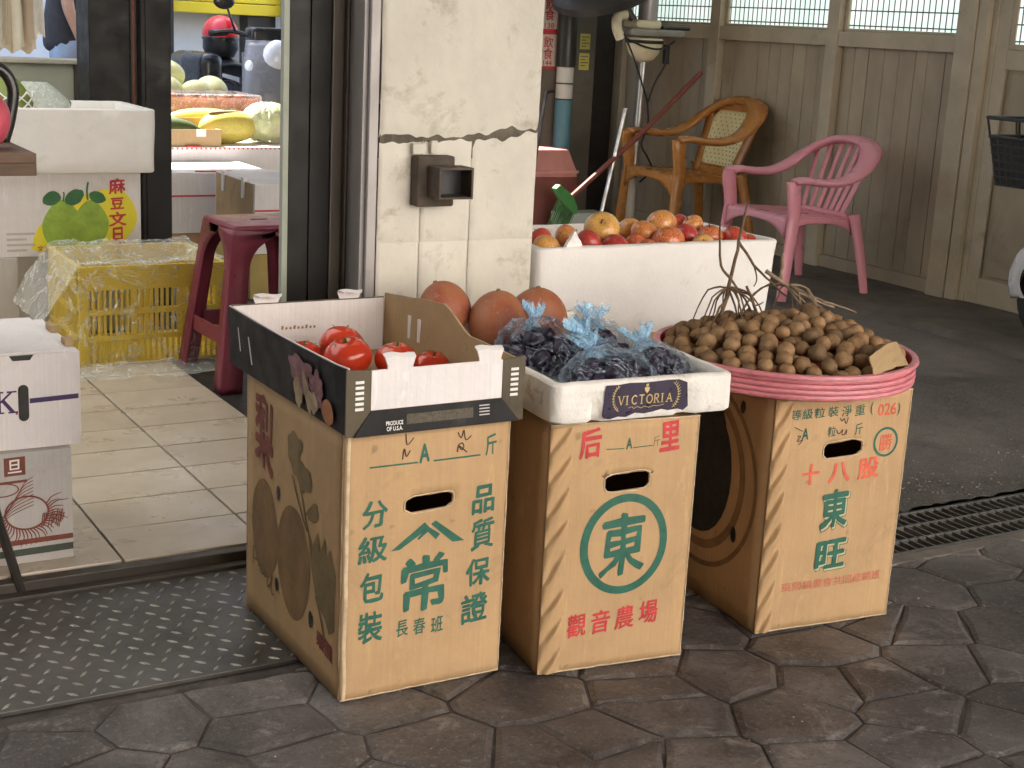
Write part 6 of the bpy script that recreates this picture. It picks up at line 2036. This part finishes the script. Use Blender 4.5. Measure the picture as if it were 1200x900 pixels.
mb = MB(); mb.box(.20, .25, -.002, -.0005, .05, .087); mb.build('paper_slip', M['ink_white'], bt)
M['veg'] = PM('dark green vegetable skin', (.055, .085, .025), .45, .35, 14, .3, 60)
gvm = fruit_mesh('gourd_skin', M['veg'], 'x', 2)
for k, (x, y, z, a) in enumerate(((2.20, 7.40, .655, .4), (2.29, 7.33, .635, -.3), (2.12, 7.36, .63, .9))):
    inst_ = tag(inst('green_gourd', gvm, None, (x, y, z), (0, .2, a), (.13, .055, .055)), ('dark green gourd on top of the brown tray', 'dark green gourd lying at the right end of the brown tray', 'dark green gourd at the left end of the brown tray')[k], 'gourd', 'gourds in the brown tray')
M['papaya'] = PM('papaya flesh yellow', (.66, .55, .12), .4, .15, 14, .1, 90, dirt=(.60, .30, .06), dirt_amt=.4)
M['cabbage'] = PM('pale cabbage leaf', (.56, .62, .30), .45, .2, 7, .4, 16, dirt=(.75, .76, .6), dirt_amt=.5)
ppy = thing('papaya', 'big cut yellow papaya beside the cabbage', 'papaya', (2.57, 7.36, .645), .2)
inst('skin', fruit_mesh('papaya_skin', M['papaya'], 'x', 5), ppy, sc=(.17, .09, .085))
mb = MB(); mb.sphere((0, 0, 0), 1, 16, 8, sc=(.10, .012, .04)); mb.build('seed_hollow', M['ink_brown'], ppy, loc=(-.02, -.0, .072), rot=(R(80), 0, 0))
pp2 = tag(inst('papaya', fruit_mesh('papaya_skin', M['papaya'], 'x', 8), None, (2.52, 7.62, .66), (0, 0, .1), (.22, .07, .06)), 'long yellow papaya lying behind the cut one', 'papaya')
cb = thing('cabbage', 'pale green cabbage head in clear film right of the papaya', 'cabbage', (2.80, 7.40, .655))
mb = MB()
for k in range(9):
    def lf2(u, v, k=k):
        a = k * .7 + (u - .5) * 2.0
        ph = -1.0 + 2.4 * v
        r = .105 + .008 * (k % 3) + .012 * noise.noise(Vector((u * 5, v * 5, k)))
        return Vector((r * 1.15 * math.cos(a) * math.cos(ph), r * math.sin(a) * math.cos(ph), r * .85 * math.sin(ph) + .02 * v * math.sin(u * 12)))
    mb.grid(lf2, 12, 10)
mb.build('leaves', M['cabbage'], cb, smooth=True)
mb = MB(); mb.sphere((0, 0, 0), .128, 24, 16, sc=(1.15, 1, .88), fn=lambda p: p * (1 + .10 * noise.noise(p * 3))); mb.build('film_wrap', M['wrap'], cb, smooth=True)
# red apple crate in wrap, on a stand of cartons behind, with pale melons
rc_ = thing('apple_crate', 'red printed apple carton wrapped in clear film, behind the cut fruit', 'carton', (2.30, 7.95, .648))
for nm, b in (('front_panel', (0, .66, 0, .012, 0, .105)), ('back_panel', (0, .66, .388, .40, 0, .105)), ('side_panel', (0, .012, .013, .387, 0, .105)), ('side_panel', (.648, .66, .013, .387, 0, .105)), ('floor_panel', (.013, .647, .013, .387, 0, .008))):
    MB().box(*b, .002).build(nm, PM('red brown print', (.33, .10, .085), .45, .3, 14, dirt=(.5, .3, .27), dirt_amt=.35), rc_)
MB().box(-.012, .672, -.012, .412, -.002, .125, .012).build('film_wrap', M['wrap'], rc_)
for k in range(6):
    put_apple(2.38 + k * .10, 8.05, .735, .042, 'red apple under clear film in the red wrapped carton', k)
tag(MB().box(0, 1.0, 0, .8, 0, .645, .004).build('support_carton', M['card_in'], None, loc=(2.1, 7.80, .002)), 'brown carton stack under the wrapped red apple carton', 'carton')
M['melon'] = PM('pale green melon rind', (.66, .68, .36), .45, .1, 8, .1, 60, dirt=(.75, .74, .55), dirt_amt=.35)
mlm = fruit_mesh('melon_skin', M['melon'], 'x', 3)
for k, (x, y, z, lab) in enumerate(((2.42, 8.50, .74, 'pale green melon at the left end of the pile'), (2.58, 8.46, .76, 'pale green melon in the middle of the front row'), (2.76, 8.45, .74, 'pale green melon second from the right in the front row'), (2.88, 8.55, .76, 'pale green melon at the right end of the pile'), (2.62, 8.60, .85, 'pale green melon on top of the pile'), (2.36, 8.62, .84, 'pale melon at the upper left of the pile'), (2.30, 8.42, .72, 'yellowish melon lowest at the left by the dark post'))):
    tag(inst('melon', mlm, None, (x, y, z), (rnd.uniform(-.3, .3), rnd.uniform(-.3, .3), rnd.uniform(0, 3)), (.115, .095, .085)), lab, 'melon', 'pale melons piled behind the apple carton')
tag(MB().box(0, .95, 0, .28, 0, .655, .004).build('melon_carton', M['card_white'], None, loc=(2.12, 8.42, .002)), 'white carton stand under the pale melons', 'carton')
tag(MB().box(0, .95, 0, .10, 0, .74, .004).build('melon_board', M['card_in'], None, loc=(2.12, 8.72, .002)), 'brown board propping the melons from behind', 'board')

# ------------------------------------------------------------------ beyond: sunlit street, building, person
bw = thing('street_building', 'bright white building with yellow slatted shutter across the back street', 'building', (0, 14.0, -.02))
def plain(name, col, rough=.7): return PM(name, col, rough, .06, 2, .1, 20)
MB().box(-14, 20, 0, 2.0, 0, 9).build('wall', plain('white render', (.74, .73, .70)), bw)
mb = MB()
yb = MB()
for k in range(18):
    m2 = MB(); m2.box(3.6, 5.62, -.30, -.26 + .01, 1.20 + k * .11, 1.20 + k * .11 + .104, .01); m2.build('yellow_slat', plain('yellow shutter', (.86, .60, .02), .45), bw)
MB().box(5.0, 5.28, -.24, .001, 0, 3.5).build('dark_column', M['dark_steel'], bw)
MB().box(4.15, 4.22, -.40, -.31, 0, 4).build('thin_post', M['dark_steel'], bw)
MB().box(5.30, 5.50, -.42, -.32, 0, 4).build('grey_post', M['stainless'], bw)
MB().box(3.62, 3.98, -.45, -.02, .55, .82, .02).build('green_awning', plain('dark green canvas', (.02, .10, .04)), bw)
MB().box(3.60, 3.96, -.40, -.02, 0, .54, .01).build('dark_opening', M['black'], bw)
for k in range(3): MB().box(6.1, 6.9, -.12, -.0005, 1.25 + k * .42, 1.60 + k * .42, .01).build('red_sign_board', plain('red sign', (.62, .03, .03), .4), bw)

# person walking past beyond the low wall
M['skin'] = PM('skin', (.42, .24, .16), .5, .08, 9, .1, 90)
M['shirt'] = PM('dark charcoal cotton', (.030, .029, .034), .85, .2, 8, .4, 60)
M['jeans'] = PM('light blue denim', (.26, .34, .46), .8, .22, 5, .3, 160)
M['hair'] = PM('black hair', (.012, .010, .009), .5, .2, 30)
pn = thing('person', 'person in dark shirt and light blue jeans carrying a red bag past the low wall', 'person', (2.49, 10.5, -.02), R(-12))
def skinned(name, verts, edges, radii, mat, parent, sub=2):
    me = bpy.data.meshes.new(name)
    me.from_pydata(verts, edges, [])
    me.materials.append(mat)
    o = bpy.data.objects.new(name, me)
    COL.objects.link(o); o.parent = parent
    md = o.modifiers.new('skin', 'SKIN'); md.use_smooth_shade = True
    for i, v in enumerate(me.skin_vertices[0].data):
        r = radii[i]; v.radius = r if isinstance(r, tuple) else (r, r)
    me.skin_vertices[0].data[0].use_root = True
    sd_ = o.modifiers.new('sub', 'SUBSURF'); sd_.levels = sub; sd_.render_levels = sub
    return o
# x is the walking direction (to the right), y the far side, heights in metres; figure about 1.78 m
bv = [(0, 0, .99), (0, 0, 1.18), (0, 0, 1.36), (.01, 0, 1.47), (.03, 0, 1.56), (.05, 0, 1.66), (.05, 0, 1.75),
      (.0, -.10, .93), (.05, -.11, .52), (-.02, -.11, .09), (.13, -.11, .045),
      (.0, .10, .93), (-.08, .11, .52), (-.24, .11, .11), (-.12, .11, .045),
      (.0, -.19, 1.42), (.02, -.245, 1.20), (.10, -.25, .985), (.13, -.25, .93),
      (.0, .19, 1.42), (.03, .24, 1.20), (.16, .20, 1.05), (.20, .18, 1.02)]
be = [(0, 1), (1, 2), (2, 3), (3, 4), (4, 5), (5, 6), (0, 7), (7, 8), (8, 9), (9, 10), (0, 11), (11, 12), (12, 13), (13, 14), (2, 15), (15, 16), (16, 17), (17, 18), (2, 19), (19, 20), (20, 21), (21, 22)]
brd = [(.12, .15), (.11, .14), (.12, .16), .055, .05, (.085, .075), .065, .085, .062, .042, .035, .085, .062, .042, .035, .055, .044, .030, .036, .055, .044, .030, .036]
skinned('body', bv, be, brd, M['skin'], pn)
jv = [(0, 0, 1.12), (0, 0, .96), (.0, -.10, .86), (.05, -.11, .52), (-.02, -.11, .10), (.0, .10, .86), (-.08, .11, .52), (-.24, .11, .12)]
skinned('jeans', jv, [(0, 1), (1, 2), (2, 3), (3, 4), (1, 5), (5, 6), (6, 7)], [(.135, .165), (.14, .17), .105, .085, .075, .105, .085, .075], M['jeans'], pn)
sv = [(0, 0, .885), (0, 0, 1.0), (0, 0, 1.20), (0, 0, 1.36), (.01, 0, 1.46), (.0, -.19, 1.42), (.012, -.235, 1.25), (.0, .19, 1.42), (.012, .235, 1.25)]
skinned('shirt', sv, [(0, 1), (1, 2), (2, 3), (3, 4), (3, 5), (5, 6), (3, 7), (7, 8)], [(.165, .20), (.165, .20), (.15, .18), (.15, .185), .075, .078, .066, .078, .066], M['shirt'], pn)
mb = MB(); mb.sphere((.04, 0, 1.70), .108, 18, 12, sc=(1.05, .85, 1.05), fn=lambda p: Vector((min(p.x, .25 + .9 * max(0, p.z)), p.y, max(p.z, -.55 + .3 * p.x)))); mb.build('hair', M['hair'], pn, smooth=True)
mb = MB(); mb.sphere((.152, 0, 1.655), .014, 8, 6, sc=(1, .8, 1.4)); mb.build('nose', M['skin'], pn, smooth=True)
mb = MB(); mb.sphere((.125, -.032, 1.685), .010, 8, 6); mb.sphere((.125, .032, 1.685), .010, 8, 6); mb.build('eyes', M['black'], pn, smooth=True)
mb = MB(); mb.box(.118, .135, -.022, .022, 1.612, 1.620, .003); mb.build('mouth', M['ink_dkred'], pn)
for sg, hx, hy, hz_ in ((-1, .135, -.25, .945), (1, .205, .18, 1.03)):
    fv, fe, frr = [(hx, hy, hz_), (hx + .012, hy, hz_ - .045)], [(0, 1)], [(.024, .036), (.018, .038)]
    for q, (dy, L_) in enumerate(((-.028, .062), (-.010, .075), (.010, .070), (.027, .055))):
        b = len(fv)
        fv += [(hx + .014, hy + dy, hz_ - .060), (hx + .022, hy + dy, hz_ - .060 - L_ * .5), (hx + .004, hy + dy, hz_ - .062 - L_ * .72)]
        fe += [(1, b), (b, b + 1), (b + 1, b + 2)]; frr += [.010, .009, .008]
    b = len(fv)
    fv += [(hx + .030, hy + sg * .030, hz_ - .025), (hx + .042, hy + sg * .024, hz_ - .060)]
    fe += [(0, b), (b, b + 1)]; frr += [.011, .009]
    skinned('hand', fv, fe, frr, M['skin'], pn, 1)
rb_ = thing('shopping_bag', 'red shopping bag with black straps hanging from the hand of the person', 'bag', (2.49 + .16, 10.5 - .285, .52), R(-12))
mb = MB(); mb.box(-.15, .17, -.07, .07, 0, .33, .03, seg=3, taper=.9); mb.build('bag_body', plain('red bag cloth', (.60, .05, .05)), rb_, smooth='auto')
for y in (-.035, .035):
    mb = MB(); mb.tube(spline([(-.07, y, .32), (-.06, y * .8, .37), (-.01, y * .3, .395), (.05, y * .8, .37), (.06, y, .32)], 4), .011, 6); mb.build('strap', M['black'], rb_, smooth=True)
# pale cloths hung up behind the low wall
ch = ((1.37, 1.02, .085, 'cream cloth hanging at the far left above the low wall'), (1.445, 1.01, .075, 'beige cloth in the middle of the hanging row'), (1.505, 1.075, .06, 'white cloth at the right end of the hanging row'), (1.325, 1.06, .05, 'pale cloth partly behind the far left one'))
for k, (x, zb, wd, lab) in enumerate(ch):
    def clf(u, v, k=k, x=x, zb=zb, wd=wd):
        z = 1.9 - (1.9 - zb - .012 * math.sin(u * 14 + k)) * v
        sw = wd * (.55 + .45 * v)
        return Vector(((u - .5) * 2 * sw, .022 * math.sin(u * 11 + k * 2 + v * .6) * (.4 + .6 * v) + .03 * (k - 1), z))
    tag(MB().grid(clf, 40, 18).build('hanging_cloth', PM('pale hanging cloth', ((.72, .66, .54), (.60, .48, .36), (.76, .73, .68), (.66, .58, .46))[k], .85, .08, 9, .3, 120), None, smooth=True, loc=(x, 6.95, 0), thick=.003), lab, 'cloth', 'cloths hanging above the low wall')
tag(MB().tube([(.9, 6.98, 1.905), (1.9, 6.98, 1.905)], .012, 8).build('hanging_rail', M['steel'], None), 'steel rail that carries the hanging cloths, above the photo', 'rail')
